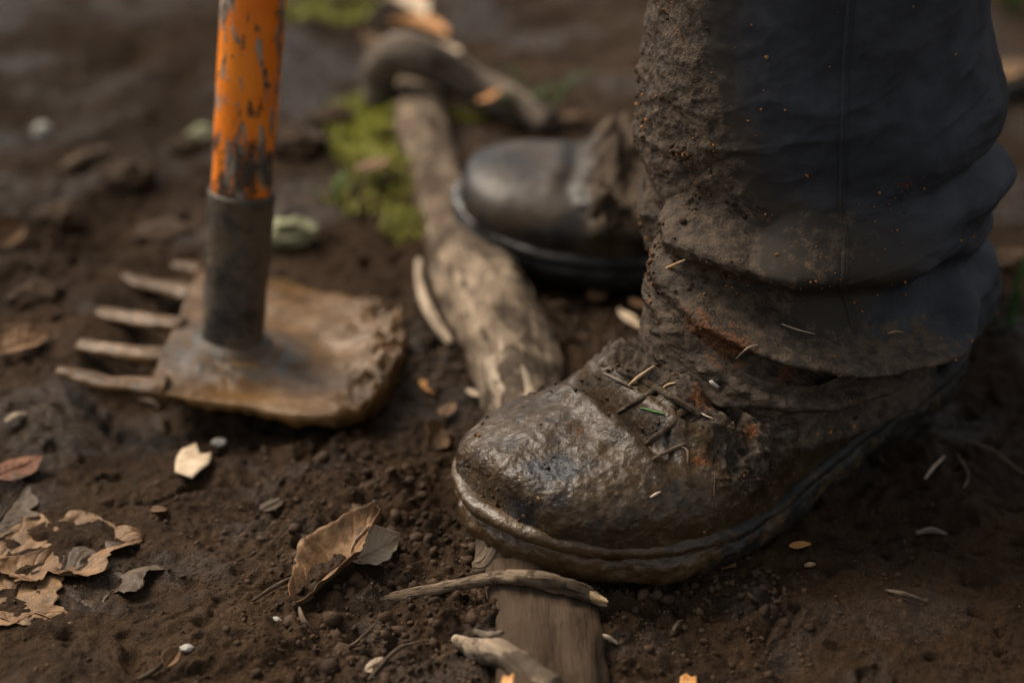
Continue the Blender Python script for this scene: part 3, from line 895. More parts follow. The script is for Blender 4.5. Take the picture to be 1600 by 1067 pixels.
# turned-in hem so that the opening has thickness
row = PT[0]; inner = row - NT[0] * .004 + np.array([0, 0, .0]); deep = row - NT[0] * .006 + np.array([0, 0, .03])
hem = np.stack([row + NT[0] * .0002, row + NT[0] * .0012 + np.array([0, 0, -.0022]), inner + np.array([0, 0, -.0015]), deep], 0)
mesh_obj('hem', hem, grid_faces(4, NTH, True), DENIM, leg1, attrs={'mud': np.broadcast_to(mudt[0], (4, NTH)) * .9, 'rust': np.zeros((4, NTH)), 'stain': np.full((4, NTH), .8)}, origin=PERSON_AT)
# side seam: a doubled ridge of cloth down the leg
js = int(np.argmin(np.abs(th - (2 * np.pi - math.acos(np.clip((Vp(1314, 200, LEG_F)[0] - .155) / .092, -1, 1))))))
rows = np.where(zr > 0.098)[0][::2]
sp = PT[rows, js] + NT[0, js] * .0009
seam_t = []
for off, hgt in ((-.0022, -.0006), (-.0016, .0006), (-.0004, .0007), (.0, .0000), (.0004, .0005), (.0009, .0004), (.0013, -.0006)):
    tdir = np.array([-st[js], ct[js], 0])
    seam_t.append(sp + tdir * off + NT[0, js] * hgt)
seam_t = np.stack(seam_t, 1)
mesh_obj('side_seam', seam_t, grid_faces(len(rows), 7, flip=True), DENIM, leg1, attrs={'mud': np.repeat(mudt[rows, js][:, None], 7, 1), 'rust': np.zeros((len(rows), 7)), 'stain': np.repeat(stain_[rows, js][:, None], 7, 1) + .25}, origin=PERSON_AT)

# the other leg, mostly hidden behind this one
z2 = np.linspace(.085, .98, 120)
c2 = cubic(z2, [.08, .2, .4, .98], np.array([[.190, 1.135], [.188, 1.13], [.188, 1.12], [.215, 1.06]]))
a2 = cubic(z2, [.08, .2, .5, .98], np.array([.070, .070, .078, .105]))
th2 = np.linspace(0, 2 * np.pi, 160, endpoint=False)
L2 = np.stack([c2[:, None, 0] + a2[:, None] * np.cos(th2), c2[:, None, 1] + a2[:, None] * np.sin(th2), z2[:, None] + 0 * th2], -1)
n2 = np.stack([np.cos(th2) + 0 * z2[:, None], np.sin(th2) + 0 * z2[:, None], 0 * (z2[:, None] + th2)], -1)
L2 = L2 + n2 * (.006 * fbm(L2, 16, 3, 5) + .006 * np.exp(-((L2[..., 2] - .12) / .012) ** 2))[..., None]
leg2 = mesh_obj('trouser_leg', L2, grid_faces(120, 160, True), DENIM, person, attrs={'mud': .5 * smooth(.3, .1, L2[..., 2]), 'rust': 0 * L2[..., 0], 'stain': 0 * L2[..., 0] + .4})
leg2['label'] = 'second dark trouser leg, hidden behind the muddy front leg'

# ------------------------------------------------------------------ the tool: rake on one side, hoe blade on the other
B0 = onG(362, 548, 0.022)
lean = math.tan(math.radians(7))
dtop = ray(396, 0)
# point on the upper sight line that lies in the plane leaning back by 7 degrees
tq = (B0[1] + lean * (CAM_H - B0[2])) / (dtop[1] - lean * dtop[2])
Ptop = np.array([0, 0, CAM_H]) + tq * dtop
AXU = (Ptop - B0) / np.linalg.norm(Ptop - B0)
def onPlate(px, py, lift=0.0):
    d_ = ray(px, py); C0 = np.array([0, 0, CAM_H])
    t = ((B0 + AXU * lift - C0) @ AXU) / (d_ @ AXU)
    return C0 + t * d_
rake = empty('rake_hoe', B0, 'orange-handled rake hoe standing on its mud-covered head', 'rake')
nt_, nw = 150, 90
kN = [(230, 603), (330, 621), (400, 631), (465, 645), (525, 650), (570, 638), (606, 606), (634, 562)]
kB = [(314, 416), (380, 422), (440, 427), (500, 436), (552, 450), (597, 472), (627, 508), (637, 548)]
tk = np.linspace(0, 1, 8); tl = np.linspace(0, 1, nt_)
Ne = cubic(tl, tk, np.array([onPlate(*p) for p in kN])); Be = cubic(tl, tk, np.array([onPlate(*p) for p in kB]))
wv = np.linspace(0, 1, nw)
TopP = Ne[:, None] * (1 - wv)[None, :, None] + Be[:, None] * wv[None, :, None]
edge = np.minimum(np.minimum(wv, 1 - wv)[None, :] * 14, 1) ** .5 * np.minimum((1 - tl)[:, None] * 14 + .02, 1) ** .5 + 0 * tl[:, None]
q3 = TopP
blade = smooth(.45, .85, tl)[:, None] + 0 * wv
rad = np.linalg.norm(TopP - B0, axis=-1)
hgt = -.003 + edge * (.004 + blade * (.003 + .010 * np.clip(fbm(q3, 30, 4, 301, .65) + .1, -.2, 1)) + .0016 * fbm(q3, 45, 3, 305))
hgt += .006 * np.exp(-(rad / .034) ** 2) - .004 * np.exp(-((rad - .055) / .018) ** 2) * edge
hgt += blade * edge * (.0055 * ridged(q3, 60, 3, 309) * .5 + .006 * fbm(q3, 85, 3, 310, .65))
hgt += .002 * np.exp(-(wv[None, :] / .05) ** 2) * smooth(.3, .6, tl)[:, None]
TopS = TopP + AXU * hgt[..., None]
BotS = TopP - AXU * (.0065 + .002 * edge)[..., None]
drip = .004 * smooth(.5, .9, tl)[:, None] * np.exp(-(wv[None, :] / .06) ** 2) * (1 + fbm(q3, 60, 2, 311))
BotS = BotS - AXU * (drip + .003 * fbm(q3, 110, 3, 313) * edge ** 0)[..., None]
loop = np.concatenate([TopS, BotS[:, ::-1]], 1)
wet = np.clip(.75 + .5 * fbm(loop, 15, 2, 315) + .2 * np.concatenate([blade, blade], 1), 0, 1)
ironm = np.concatenate([np.exp(-((rad - .035) / .03) ** 2) * .55 * (1 - blade), 0 * rad + .3], 1)
NLp = loop.shape[1]
Fp = [tuple(int(c) for c in r_) for r_ in grid_faces(nt_, NLp, True)]
Fp.append(tuple(range(NLp))[::-1]); Fp.append(tuple((nt_ - 1) * NLp + j for j in range(NLp)))
mesh_obj('head_plate', loop.reshape(-1, 3), Fp, OCHRE, rake, attrs={'wet': wet, 'iron': ironm})['label'] = 'flat iron hoe blade under wet ochre mud'
TINES = [((316, 424), (252, 410), (197, 397)), ((300, 460), (240, 448), (180, 433)), ((285, 512), (212, 499), (153, 488)),
         ((265, 560), (185, 549), (123, 538)), ((262, 606), (170, 598), (94, 579))]
for i, (r_, m_, t_) in enumerate(TINES):
    pth = [onPlate(*r_, -.003), onPlate(*m_, -.004), onPlate(*t_, -.005)]
    pth = [pth[0], (pth[0] * .5 + pth[1] * .5), pth[1], (pth[1] * .5 + pth[2] * .5), pth[2]]
    V, F = tube(pth, [.0095, .0080, .0070, .0064, .0048], 16, 8, 400 + i, .35, 110, .48)
    n = len(V)
    mesh_obj('tine', V, F, OCHRE, rake, attrs={'wet': np.full(n, .75), 'iron': np.full(n, .42)})
def along(prof, nseg, nm, mat, sub=6, rough=0.0, seed=0, attrs=None, center=B0):
    pr = np.array(prof); kk = np.arange(len(pr)); q = cubic(np.linspace(0, len(pr) - 1, (len(pr) - 1) * sub + 1), kk, pr)
    e1 = np.cross(AXU, [0, 1, 0]); e1 /= np.linalg.norm(e1); e2 = np.cross(AXU, e1)
    a = np.linspace(0, 2 * np.pi, nseg, endpoint=False)
    rad_ = (np.cos(a)[:, None] * e1 + np.sin(a)[:, None] * e2)
    P = center + q[:, None, 0:1] * AXU + q[:, None, 1:2] * rad_[None]
    if rough: P = P + rad_[None] * (rough * fbm(P, 60, 4, seed))[..., None]
    at = {k_: f_(q[:, 0])[:, None] + 0 * a for k_, f_ in (attrs or {}).items()}
    return mesh_obj(nm, P, grid_faces(len(q), nseg, True, flip=True), mat, rake, attrs=at)
along([(-.002, .0150), (-.001, .0240), (.003, .0255), (.007, .0225), (.009, .0185), (.009, .0165)], 48, 'weld_collar', IRON, 5, .0022, 7)
along([(.0, .0178), (.03, .0180), (.06, .0186), (.088, .0193), (.0960, .0196), (.0968, .0190), (.0965, .0176), (.08, .0172)], 56, 'ferrule', IRON, 8, .0007, 8)
along([(.07, .0170), (.15, .0176), (.30, .0180), (.6, .0176), (1.0, .0172), (1.3, .0172), (1.315, .0150), (1.318, .002)], 64, 'handle', ORANGE, 10, .0003, 9,
      {'grime': lambda z: .75 * smooth(.17, .095, z) - .25 * smooth(.15, .25, z)})['label'] = 'chipped orange painted wooden handle'

# ------------------------------------------------------------------ roots
def place_path(pts, sink):
    out = []
    for p in pts:
        g = onG(*p); out.append([g[0], g[1], g[2] + sink])
    return np.array(out)
rp = np.array([[g[0], g[1], gzs(g[0], g[1]) + r * .12] for g, r in zip(ROOT_PATH, ROOT_R)])
rp[9:, 2] -= .010
rp[-1, 2] -= .030
rp[8, 2] -= .014                      # pressed under the toe of the boot
V, F = tube(rp, ROOT_R, 64, 34, 501, .30, 42, .85)
rroot = empty('tree_root', rp[5], 'thick pale tree root running under the sharp boot', 'root')
relz = V[:, 2] - height(V[:, 0], V[:, 1], False)
dirt = np.clip(.28 + .95 * smooth(.88, .80, V[:, 1]) + .35 * smooth(1.12, 1.2, V[:, 1]) + .9 * smooth(.012, .002, relz) + .6 * fbm(V, 45, 4, 521) - .05, 0, .95)
mesh_obj('root_bark', V, F, ROOT, rroot, attrs={'dirt': dirt})
for pts, rs, sd_ in [([(742, 425), (765, 470), (790, 520), (800, 560)], [.004, .015, .016, .006], 511), ([(775, 555), (792, 600), (812, 650), (828, 710)], [.005, .0125, .0135, .008], 512)]:
    q = [onG(*p) for p in pts]
    q = np.array([[a_[0], a_[1], a_[2] + .0205 - r_ * .45] for a_, r_ in zip(q, rs)])
    V, F = tube(q, rs, 24, 12, sd_, .35, 60, .8)
    mesh_obj('bare_patch', V, F, ROOTBARE, rroot)

def stick(name, pts, rs, mat, label, cat, sink=0.3, seed=0, rough=.3, rscale=90, group=None, lifts=None, nper=10, nseg=14):
    q = []
    for k_, (p, r_) in enumerate(zip(pts, rs)):
        dz_ = r_ * (1 - 2 * sink) + (lifts[k_] if lifts else 0); g = onG(*p, dz_); q.append([g[0], g[1], gz(g[0], g[1]) + dz_])
    V, F = tube(q, rs, nseg, nper, seed, rough, rscale)
    o = mesh_obj(name, V, F, mat, None, origin=q[len(q) // 2])
    return tag(o, label, cat, group)

stick('arched_branch', [(588, 150), (594, 112), (622, 90), (672, 96), (735, 128), (800, 160), (862, 196)], [.012, .0145, .0155, .0155, .0135, .0125, .010], GREYWOOD,
      'grey arched branch lying behind the rear boot', 'branch', .15, 601, .25, 40, lifts=[0, .016, .028, .026, .012, .004, 0])
stick('root_fibre', [(655, 410), (657, 450), (672, 495), (705, 540)], [.0022, .0032, .0034, .0022], ROOTBARE, 'thin pale curved rootlet left of the thick root', 'rootlet', .2, 602, lifts=[0, .004, .005, .002])
br = empty('broken_twig', onG(760, 915), 'broken grey twig with a split end crossing the root below the boot toe', 'twig')
tw = [(575, 942), (640, 928), (700, 917), (770, 905), (830, 905), (880, 915), (922, 930)]
tr = [.0020, .0027, .0030, .0034, .0038, .0038, .0034]
q = np.array([onG(*p, r_ * .6 + l_) for p, r_, l_ in zip(tw, tr, [.001, .004, .007, .014, .018, .015, .009])])
V, F = tube(q, tr, 16, 14, 603, .5, 160)
mesh_obj('stem', V, F, TWIG, br)
for k_, (e_, r_) in enumerate([((948, 946), .0022), ((942, 934), .0018), ((936, 926), .0016), ((950, 940), .0019)]):
    en = onG(*e_, .006 + .003 * k_)
    V, F = tube([q[-1] * .8 + q[-2] * .2, q[-1] * .4 + en * .6, en], [.0026, r_ * 1.0, r_ * .25], 8, 5, 610 + k_, .4, 200)
    mesh_obj('splinter', V, F, SPLINT, br)
# knob of the root between sole and twig
kn = onG(778, 895)
V, F = tube([kn + [0, .004, -.01], kn + [.001, .004, .008], kn + [.002, .006, .020], kn + [.004, .012, .028]], [.0135, .0125, .0115, .009], 24, 10, 620, .3, 70)
mesh_obj('knob', V, F, ROOT, rroot, attrs={'dirt': np.full(len(V), .35)})

# ------------------------------------------------------------------ leaves
def leaf(name, px, py, L, Wd, rot, mat, label, group=None, curl=0.0, bend=0.0, lobes=0, lob=.25, tilt=0.0, roll=0.0, lift=.002, seed=0, stalk=True, shape=.75, cat='leaf', ripple=.0025):
    nu, nv = 60, 36
    u = np.linspace(0, 1, nu); v = np.linspace(-1, 1, nv)
    U, Vv = np.meshgrid(u, v, indexing='ij')
    prof = np.sin(np.pi * np.clip(u, .0, 1) ** .85) ** shape
    if lobes: prof = prof * (1 - lob + lob * np.abs(np.cos(np.pi * lobes * u)) * 1.6)
    w_ = Wd / 2 * np.maximum(prof, .03)
    x = L * (U - .5); y = w_[:, None] * Vv
    p_ = np.stack([x + seed, y, 0 * x], -1)
    y = y * (1 + .16 * noise3(p_, 70, seed + 1) + .14 * np.abs(Vv) ** 3 * noise3(p_, 260, seed + 4))
    x = x + .06 * L * noise3(p_, 60, seed + 2) * np.abs(Vv) + .03 * L * noise3(p_, 240, seed + 5) * np.abs(Vv) ** 3
    vein = np.exp(-(((U * 7 - np.abs(Vv) * 1.6 + .12 * noise3(p_, 90, seed + 6)) % 1 - .5) / .10) ** 2) * (1 - .4 * np.abs(Vv))
    z = curl * (Vv ** 2) * Wd * (.35 + .65 * prof[:, None]) * (.4 + .6 * (Vv > 0)) + bend * L * (U - .35) ** 2 + ripple * fbm(p_, 45, 3, seed + 3) - .0012 * np.exp(-(Vv / .12) ** 2)
    M = np.stack([x, y, z], -1)
    def rotm(M):
        cr, sr = math.cos(roll), math.sin(roll); c_, s_ = math.cos(tilt), math.sin(tilt); cz, sz = math.cos(rot), math.sin(rot)
        M = M @ np.array([[1, 0, 0], [0, cr, -sr], [0, sr, cr]]).T
        M = M @ np.array([[c_, 0, s_], [0, 1, 0], [-s_, 0, c_]]).T
        return M @ np.array([[cz, -sz, 0], [sz, cz, 0], [0, 0, 1]]).T
    g = onG(px, py, lift)
    g[2] -= lift
    M2 = rotm(M)
    # rest on the soil: lift until the lowest region touches it
    gx = height(M2[..., 0] + g[0], M2[..., 1] + g[1], False)
    dzv = np.percentile(gx - M2[..., 2], 82)
    off = np.array([g[0], g[1], dzv + lift])
    T_ = M2 + off
    th_ = .00014 * grid_normals(T_, False)
    loop_ = np.concatenate([T_ + th_, (T_ - th_)[:, ::-1]], 1)
    root_ = empty(name, g, label, cat, group)
    nl = loop_.shape[1]
    Fl = [tuple(int(c) for c in r__) for r__ in grid_faces(nu, nl, True)] + [tuple(range(nl))[::-1], tuple((nu - 1) * nl + j for j in range(nl))]
    mesh_obj('blade', loop_.reshape(-1, 3), Fl, mat, root_, attrs={'vein': np.concatenate([vein, vein[:, ::-1]], 1)})
    if stalk:
        mid = T_[::6, nv // 2] + np.array([0, 0, .0006])
        pre_ = T_[0, nv // 2] + (T_[0, nv // 2] - T_[4, nv // 2]) * 1.6
        pth = np.vstack([pre_, mid])
        V, F = tube(pth, np.linspace(.0009, .0003, len(pth)), 6, 3)
        mesh_obj('midrib', V, F, mat, root_)
    return root_

R = math.radians
GL = 'fallen leaves on the soil'
leaf('dead_leaf', 92, 868, .085, .066, R(12), LEAF_BROWN, 'large curled brown leaf lying at the left edge', GL, curl=.12, bend=.10, lobes=3, lob=.22, roll=R(-10), seed=11, lift=-.001, ripple=.004)
leaf('dead_leaf', 165, 898, .064, .044, R(20), LEAF_GREY, 'flat sodden grey leaf beside the large curled leaf', GL, curl=.04, lobes=3, lob=.35, seed=12, lift=-.001, ripple=.004)
leaf('dead_leaf', 20, 925, .07, .05, R(70), LEAF_BROWN, 'dark brown leaf half under the large curled leaf at left edge', GL, curl=.1, seed=13, lift=.001)
leaf('dead_leaf', 12, 800, .050, .030, R(80), LEAF_GREY, 'ragged grey-green leaf at the left edge above the curled leaf', GL, curl=.2, lobes=4, seed=14, roll=R(20))
leaf('dead_leaf', 538, 893, .068, .032, R(52), LEAF_BROWN, 'folded brown leaf curled up beside the grey twig', GL, curl=.55, bend=.35, lobes=2, lob=.15, roll=R(-28), tilt=R(-12), seed=15, ripple=.005, lift=.004)
leaf('dead_leaf', 585, 862, .030, .018, R(40), LEAF_TAN, 'pale upturned leaf tip beside the folded brown leaf', GL, curl=.5, roll=R(30), seed=16, stalk=False, lift=.006)
def chip(pts, mat, label, lift, thick=.0006, seed=0, group=GL):
    o = np.array([onG(*p, lift) for p in pts]); c_ = o.mean(0)
    rows = [c_ + (o - c_) * f_ for f_ in (.02, .35, .7, 1.0)]
    T_ = np.stack(rows, 0)
    T_[..., 2] += .0022 * fbm(T_, 70, 3, seed) + .0018 * ((T_[..., 0] - c_[0]) * 60) ** 2
    loop_ = np.concatenate([T_, T_[::-1] - np.array([0, 0, thick])], 0)
    return tag(mesh_obj('leaf_fragment', loop_ , grid_faces(8, len(pts), True), mat, None, origin=c_, smooth_shade=False), label, 'leaf', group)
chip([(273, 736), (274, 722), (277, 711), (284, 701), (296, 698), (306, 694), (312, 706), (321, 708), (330, 707), (329, 718), (326, 727), (313, 737), (300, 747), (286, 742)], LEAF_TAN,
     'pale tan leaf fragment lying alone below the rake head', .005, seed=17)
leaf('leaf_fragment', 425, 790, .015, .008, R(50), LEAF_GREY, 'small grey leaf chip right of the pale tan fragment', GL, seed=18, stalk=False, shape=.4, lift=.003, roll=R(15))
leaf('leaf_fragment', 248, 796, .008, .006, R(0), LEAF_BROWN, 'tiny pale chip below the tan leaf fragment', GL, seed=19, stalk=False, shape=.4, lift=.002)
leaf('leaf_fragment', 680, 686, .026, .017, R(75), LEAF_BROWN, 'small brown leaf standing in the crumbly soil left of the boot', GL, curl=.3, roll=R(35), seed=20, stalk=False, lift=.006)
leaf('leaf_fragment', 269, 1030, .014, .007, R(70), LEAF_BROWN, 'tiny crumpled leaf at the bottom left', GL, curl=.5, seed=21, stalk=False, lift=.003)
leaf('leaf_fragment', 588, 1042, .012, .006, R(40), LEAF_TAN, 'small tan leaf chip at the bottom, below the twig', GL, seed=22, stalk=False, lift=.003, roll=R(15))
chip([(783, 1062), (786, 1052), (795, 1055), (803, 1050), (802, 1062), (798, 1074), (788, 1075)], LEAF_ORANGE, 'small orange leaf piece at the bottom beside the root', .024, seed=23)
chip([(1062, 1066), (1063, 1056), (1072, 1050), (1080, 1055), (1088, 1054), (1089, 1066), (1084, 1080), (1070, 1080)], LEAF_ORANGE, 'orange leaf piece at the bottom edge, right of the root', .005, seed=24)
leaf('leaf_fragment', 1250, 852, .011, .005, R(10), LEAF_ORANGE, 'small orange leaf scrap on the soil under the boot arch', GL, seed=25, stalk=False, lift=.002)
leaf('dead_leaf', 634, 12, .060, .030, R(-50), LEAF_TAN, 'pale blurred leaf at the top edge, farthest of three', GL, curl=.4, seed=26, lift=.012, roll=R(-20))
leaf('dead_leaf', 658, 48, .056, .026, R(-40), LEAF_ORANGE, 'orange-tan blurred leaf above the arched branch', GL, curl=.4, seed=27, lift=.014, roll=R(-20))
leaf('dead_leaf', 686, 80, .035, .024, R(-20), LEAF_TAN, 'pale blurred leaf touching the arched branch', GL, curl=.3, seed=28, lift=.016, roll=R(-25))
leaf('dead_leaf', 577, 75, .060, .024, R(100), LEAF_BROWN, 'dull brown leaf propped at the left end of the arched branch', GL, curl=.4, seed=29, lift=.02, roll=R(30))
leaf('leaf_fragment', 765, 153, .022, .016, R(60), LEAF_ORANGE, 'small orange leaf on the arched branch', GL, seed=30, stalk=False, lift=.022, roll=R(-20), shape=.5)
leaf('leaf_fragment', 958, 208, .018, .013, R(0), LEAF_ORANGE, 'bright orange leaf scrap behind the rear boot', GL, seed=31, stalk=False, lift=.008, shape=.4, roll=R(-20))
leaf('leaf_fragment', 893, 184, .018, .014, R(30), LEAF_BROWN, 'brown leaf scrap behind the rear boot beside the grass', GL, seed=32, stalk=False, lift=.006, shape=.4, roll=R(-20))
leaf('leaf_fragment', 585, 258, .030, .022, R(60), LEAF_BROWN, 'light brown leaf lying in the moss', GL, seed=33, stalk=False, lift=.014, roll=R(-15))
leaf('dead_leaf', 1590, 122, .08, .05, R(25), LEAF_BROWN, 'blurred brown leaf at the right edge behind the trousers', GL, curl=.25, seed=34, lift=.01, roll=R(-20))
leaf('dead_leaf', 12, 372, .040, .020, R(70), LEAF_BROWN, 'brown leaf at the left edge level with the rake tines', GL, curl=.4, seed=35, lift=.01, roll=R(25))
leaf('dead_leaf', 32, 540, .040, .024, R(40), LEAF_BROWN, 'small brown leaf at the left edge beside the lowest tine', GL, curl=.3, seed=36, lift=.006)
leaf('leaf_fragment', 668, 606, .016, .005, R(-55), LEAF_ORANGE, 'narrow orange scrap between rake head and root', GL, seed=37, stalk=False, lift=.004)
leaf('leaf_fragment', 742, 616, .016, .006, R(-50), LEAF_TAN, 'pale narrow scrap against the left side of the root', GL, seed=38, stalk=False, lift=.008)
leaf('leaf_fragment', 700, 640, .015, .010, R(70), LEAF_BROWN, 'small brown scrap left of the boot toe', GL, seed=39, stalk=False, lift=.005)
leaf('leaf_fragment', 1010, 480, .030, .007, R(-50), LEAF_BROWN, 'pale strip of leaf behind the boot instep', GL, seed=40, stalk=False, lift=.01)
leaf('leaf_fragment', 985, 500, .026, .0075, R(-60), LEAF_TAN, 'pale bark-like scrap left of the boot instep', GL, seed=41, stalk=False, lift=.01)
leaf('leaf_fragment', 935, 462, .02, .012, R(60), LEAF_BROWN, 'brown scrap under the rear boot sole', GL, seed=42, stalk=False, lift=.006)
leaf('leaf_fragment', 45, 960, .05, .022, R(-20), LEAF_BROWN, 'brown leaf flat in the mud at lower left edge', GL, seed=43, lift=.001)
leaf('leaf_fragment', 25, 735, .034, .022, R(50), LEAF_RED, 'reddish brown leaf at the left edge', GL, seed=44, lift=.002)

# bark scrap at the bottom
stick('bark_strip', [(712, 1012), (740, 1016), (785, 1030), (825, 1052), (865, 1085)], [.002, .0045, .0060, .0065, .006], ROOT, 'curved pale strip of bark at the bottom lying on the root', 'bark', .2, 640, .7, 90,
      lifts=[0, .003, .008, .009, .008])
stick('dark_splinter', [(742, 996), (765, 993), (786, 993)], [.0012, .002, .001], GREYWOOD, 'short dark splinter on the root above the bark strip', 'splinter', .2, 641, lifts=[.008, .014, .018])
GT = 'thin twigs and straws on the ground'
for pts, r_, m_, lb in [
    ([(575, 1062), (620, 1035), (660, 1015)], .0010, TWIG, 'thin straw at the bottom below the broken twig'),
    ([(545, 1020), (560, 995), (585, 985)], .0009, TWIG, 'tiny straw left of the root below the folded leaf'),
    ([(215, 1055), (245, 1040), (268, 1018)], .0010, TWIG, 'thin stalk at the bottom left by the crumpled leaf'),
    ([(920, 1002), (945, 1008), (965, 1015)], .0012, ROOTBARE, 'short pale straw right of the root'),
    ([(905, 1045), (925, 1055), (945, 1067)], .0012, ROOTBARE, 'pale straw at the bottom edge right of the root'),
    ([(1258, 877), (1266, 875), (1274, 873)], .0013, SPLINT, 'short bright match-like chip on the soil below the boot arch'),
    ([(1385, 922), (1412, 932), (1450, 938)], .0014, TWIG, 'thin twig lying on packed soil at right'),
    ([(1432, 826), (1455, 824), (1480, 829)], .0018, GREYWOOD, 'flat bark sliver on the soil at right'),
    ([(1445, 750), (1458, 735), (1475, 715)], .0010, ROOTBARE, 'pale straight rootlet in the dark behind the heel'),
    ([(1495, 705), (1513, 740), (1505, 765)], .0012, TWIG, 'hooked rootlet in the dark behind the heel'),
    ([(1510, 690), (1550, 705), (1600, 735)], .0012, TWIG, 'long thin rootlet at the right edge'),
    ([(100, 262), (130, 250), (165, 236)], .006, TWIG, 'blurred twig on the soil at upper left'),
    ([(10, 660), (25, 652), (40, 645)], .0024, ROOTBARE, 'pale chip of straw at the left edge'),
    ([(218, 624), (235, 630), (250, 642)], .0018, TWIG, 'short straw under the lowest rake tine'),
    ([(395, 945), (430, 925), (460, 905)], .0012, TWIG, 'thin stalk in the soil left of the folded leaf'),
    ([(468, 955), (475, 970), (495, 980)], .0012, TWIG, 'short curved rootlet below the folded leaf'),
    ([(1048, 1000), (1056, 985), (1066, 972)], .0012, TWIG, 'dark short straw right of the root at the bottom'),
    ([(835, 1000), (870, 1010), (905, 1012)], .0010, TWIG, 'fine straw lying across the root')]:
    stick('straw', pts, [r_ * .7, r_, r_ * .5], m_, lb, 'twig', .1, int(pts[0][0]), .3, 150, GT, nper=6, nseg=8, lifts=[.001, .002, .001])

# ------------------------------------------------------------------ stones
ICO_V, ICO_F = None, None
def ico(sub):
    import bmesh
    bm = bmesh.new(); bmesh.ops.create_icosphere(bm, subdivisions=sub, radius=1.0)
    bm.verts.ensure_lookup_table()
    v_ = np.array([v.co[:] for v in bm.verts]); f_ = np.array([[v.index for v in f.verts] for f in bm.faces]); bm.free()
    return v_, f_
SV, SF = ico(4)
def stone(px, py, r, sq, mat, label, seed, name='stone', rough=.25, sc=1.3):
    g = onG(px, py)
    v_ = SV * (1 + rough * fbm(SV + seed * 3.1, sc, 4, seed))[:, None] * np.array(sq) * r
    v_ = v_ + np.array([g[0], g[1], gz(g[0], g[1]) + r * sq[2] * .45])
    return tag(mesh_obj(name, v_, SF, mat, None, origin=g), label, 'stone', 'small stones and clods')
stone(67, 212, .0070, (1, 1, 1.1), PALESTONE, 'round white blurred pebble at upper left', 1, rough=.08)
stone(452, 379, .0125, (1.35, .9, .7), LICHEN, 'pale greenish lichen-covered stone behind the rake ferrule', 2, rough=.5, sc=1.8)
stone(318, 214, .0080, (1.2, .9, .8), LICHEN, 'yellowish blurred lump left of the orange handle', 3, rough=.5, sc=1.8)
stone(296, 235, .011, (1.3, .9, .6), m_crumb(), 'brown blurred clod left of the orange handle', 33, 'soil_clod', .5, 1.8)
stone(1124, 882, .0060, (1.2, 1, .9), OCHRE, 'small yellowish clod under the boot ball', 4, 'soil_clod', .4)
stone(342, 698, .0030, (1.4, 1, .8), PALESTONE, 'tiny white grit just right of the tan leaf fragment', 5)
stone(292, 1015, .0022, (1.4, 1, .8), PALESTONE, 'tiny white grit beside the crumpled leaf', 6)
stone(430, 970, .0018, (1.6, 1, .8), PALESTONE, 'tiny white speck of grit left of the twig', 7)
stone(258, 372, .014, (1.5, .9, .5), CRUMB, 'smooth brown clod just behind the rake tines', 8, 'soil_clod', .3)
for i, (px, py, r_) in enumerate([(95, 345, .012), (60, 470, .012), (440, 215, .012), (470, 240, .014), (1580, 420, .012), (520, 190, .012), (200, 290, .014)]):
    stone(px, py, r_, (1.3, 1, .7), CRUMB, ['dark clod beside the hole at left', 'dark clod left of the tines', 'clod just right of the orange handle', 'second clod right of the orange handle', 'dark clod at the right edge behind the trousers', 'clod at the moss edge', 'clod behind the tines'][i], 20 + i, 'soil_clod', .5, 2.0)

# ------------------------------------------------------------------ moss and grass
IV, IF_ = ico(1)
def scatter(pts, sizes, mat, name, squash=(1, 1, 1), rough=.22):
    n = len(pts); m = len(IV)
    rot = rng.normal(size=(n, 4)); rot /= np.linalg.norm(rot, axis=1, keepdims=True)
    w_, x_, y_, z_ = rot.T
    Rm = np.stack([1-2*(y_*y_+z_*z_), 2*(x_*y_-z_*w_), 2*(x_*z_+y_*w_), 2*(x_*y_+z_*w_), 1-2*(x_*x_+z_*z_), 2*(y_*z_-x_*w_), 2*(x_*z_-y_*w_), 2*(y_*z_+x_*w_), 1-2*(x_*x_+y_*y_)], -1).reshape(n, 3, 3)
    base = IV[None] * (1 + rough * rng.normal(size=(n, m, 1))).clip(.45, 1.6) * (1 + .35 * rng.normal(size=(n, 1, 3))).clip(.5, 1.6)
    v_ = np.einsum('nij,nmj->nmi', Rm, base) * np.array(squash) * np.asarray(sizes)[:, None, None] + np.asarray(pts)[:, None, :]
    f_ = (IF_[None] + (np.arange(n) * m)[:, None, None]).reshape(-1, 3)
    return v_.reshape(-1, 3), f_

def blades(pts, lens, wid, spread=.6):
    V, F = [], []
    for p, L in zip(pts, lens):
        a = rng.uniform(0, 2 * math.pi); t = rng.uniform(.1, spread)
        dr = np.array([math.cos(a) * math.sin(t), math.sin(a) * math.sin(t), math.cos(t)])
        sdv = np.array([-math.sin(a), math.cos(a), 0]) * wid * L
        b0 = len(V)
        V += [p - sdv, p + sdv, p + dr * L * .6 + sdv * .8, p + dr * L * .6 - sdv * .8, p + dr * L + np.array([math.cos(a), math.sin(a), -.5]) * L * .25]
        F += [(b0, b0 + 1, b0 + 2, b0 + 3), (b0 + 3, b0 + 2, b0 + 4)]
    return np.array(V), F
mossP, mossL = [], []
for px, py, r_, n in [(572, 185, .034, 1500), (590, 212, .036, 420), (612, 265, .036, 260), (590, 300, .036, 240), (640, 350, .022, 180), (655, 146, .016, 250), (500, 8, .05, 700), (560, 240, .02, 250), (730, 184, .014, 120)]:
    c_ = onG(px, py)
    for _ in range(n):
        a, rr_ = rng.uniform(0, 2 * math.pi), r_ * math.sqrt(rng.uniform())
        x_, y_ = c_[0] + rr_ * math.cos(a), c_[1] + rr_ * 1.3 * math.sin(a)
        mossP.append([x_, y_, 0]); mossL.append(rng.uniform(.004, .010))
mossP = np.array(mossP)
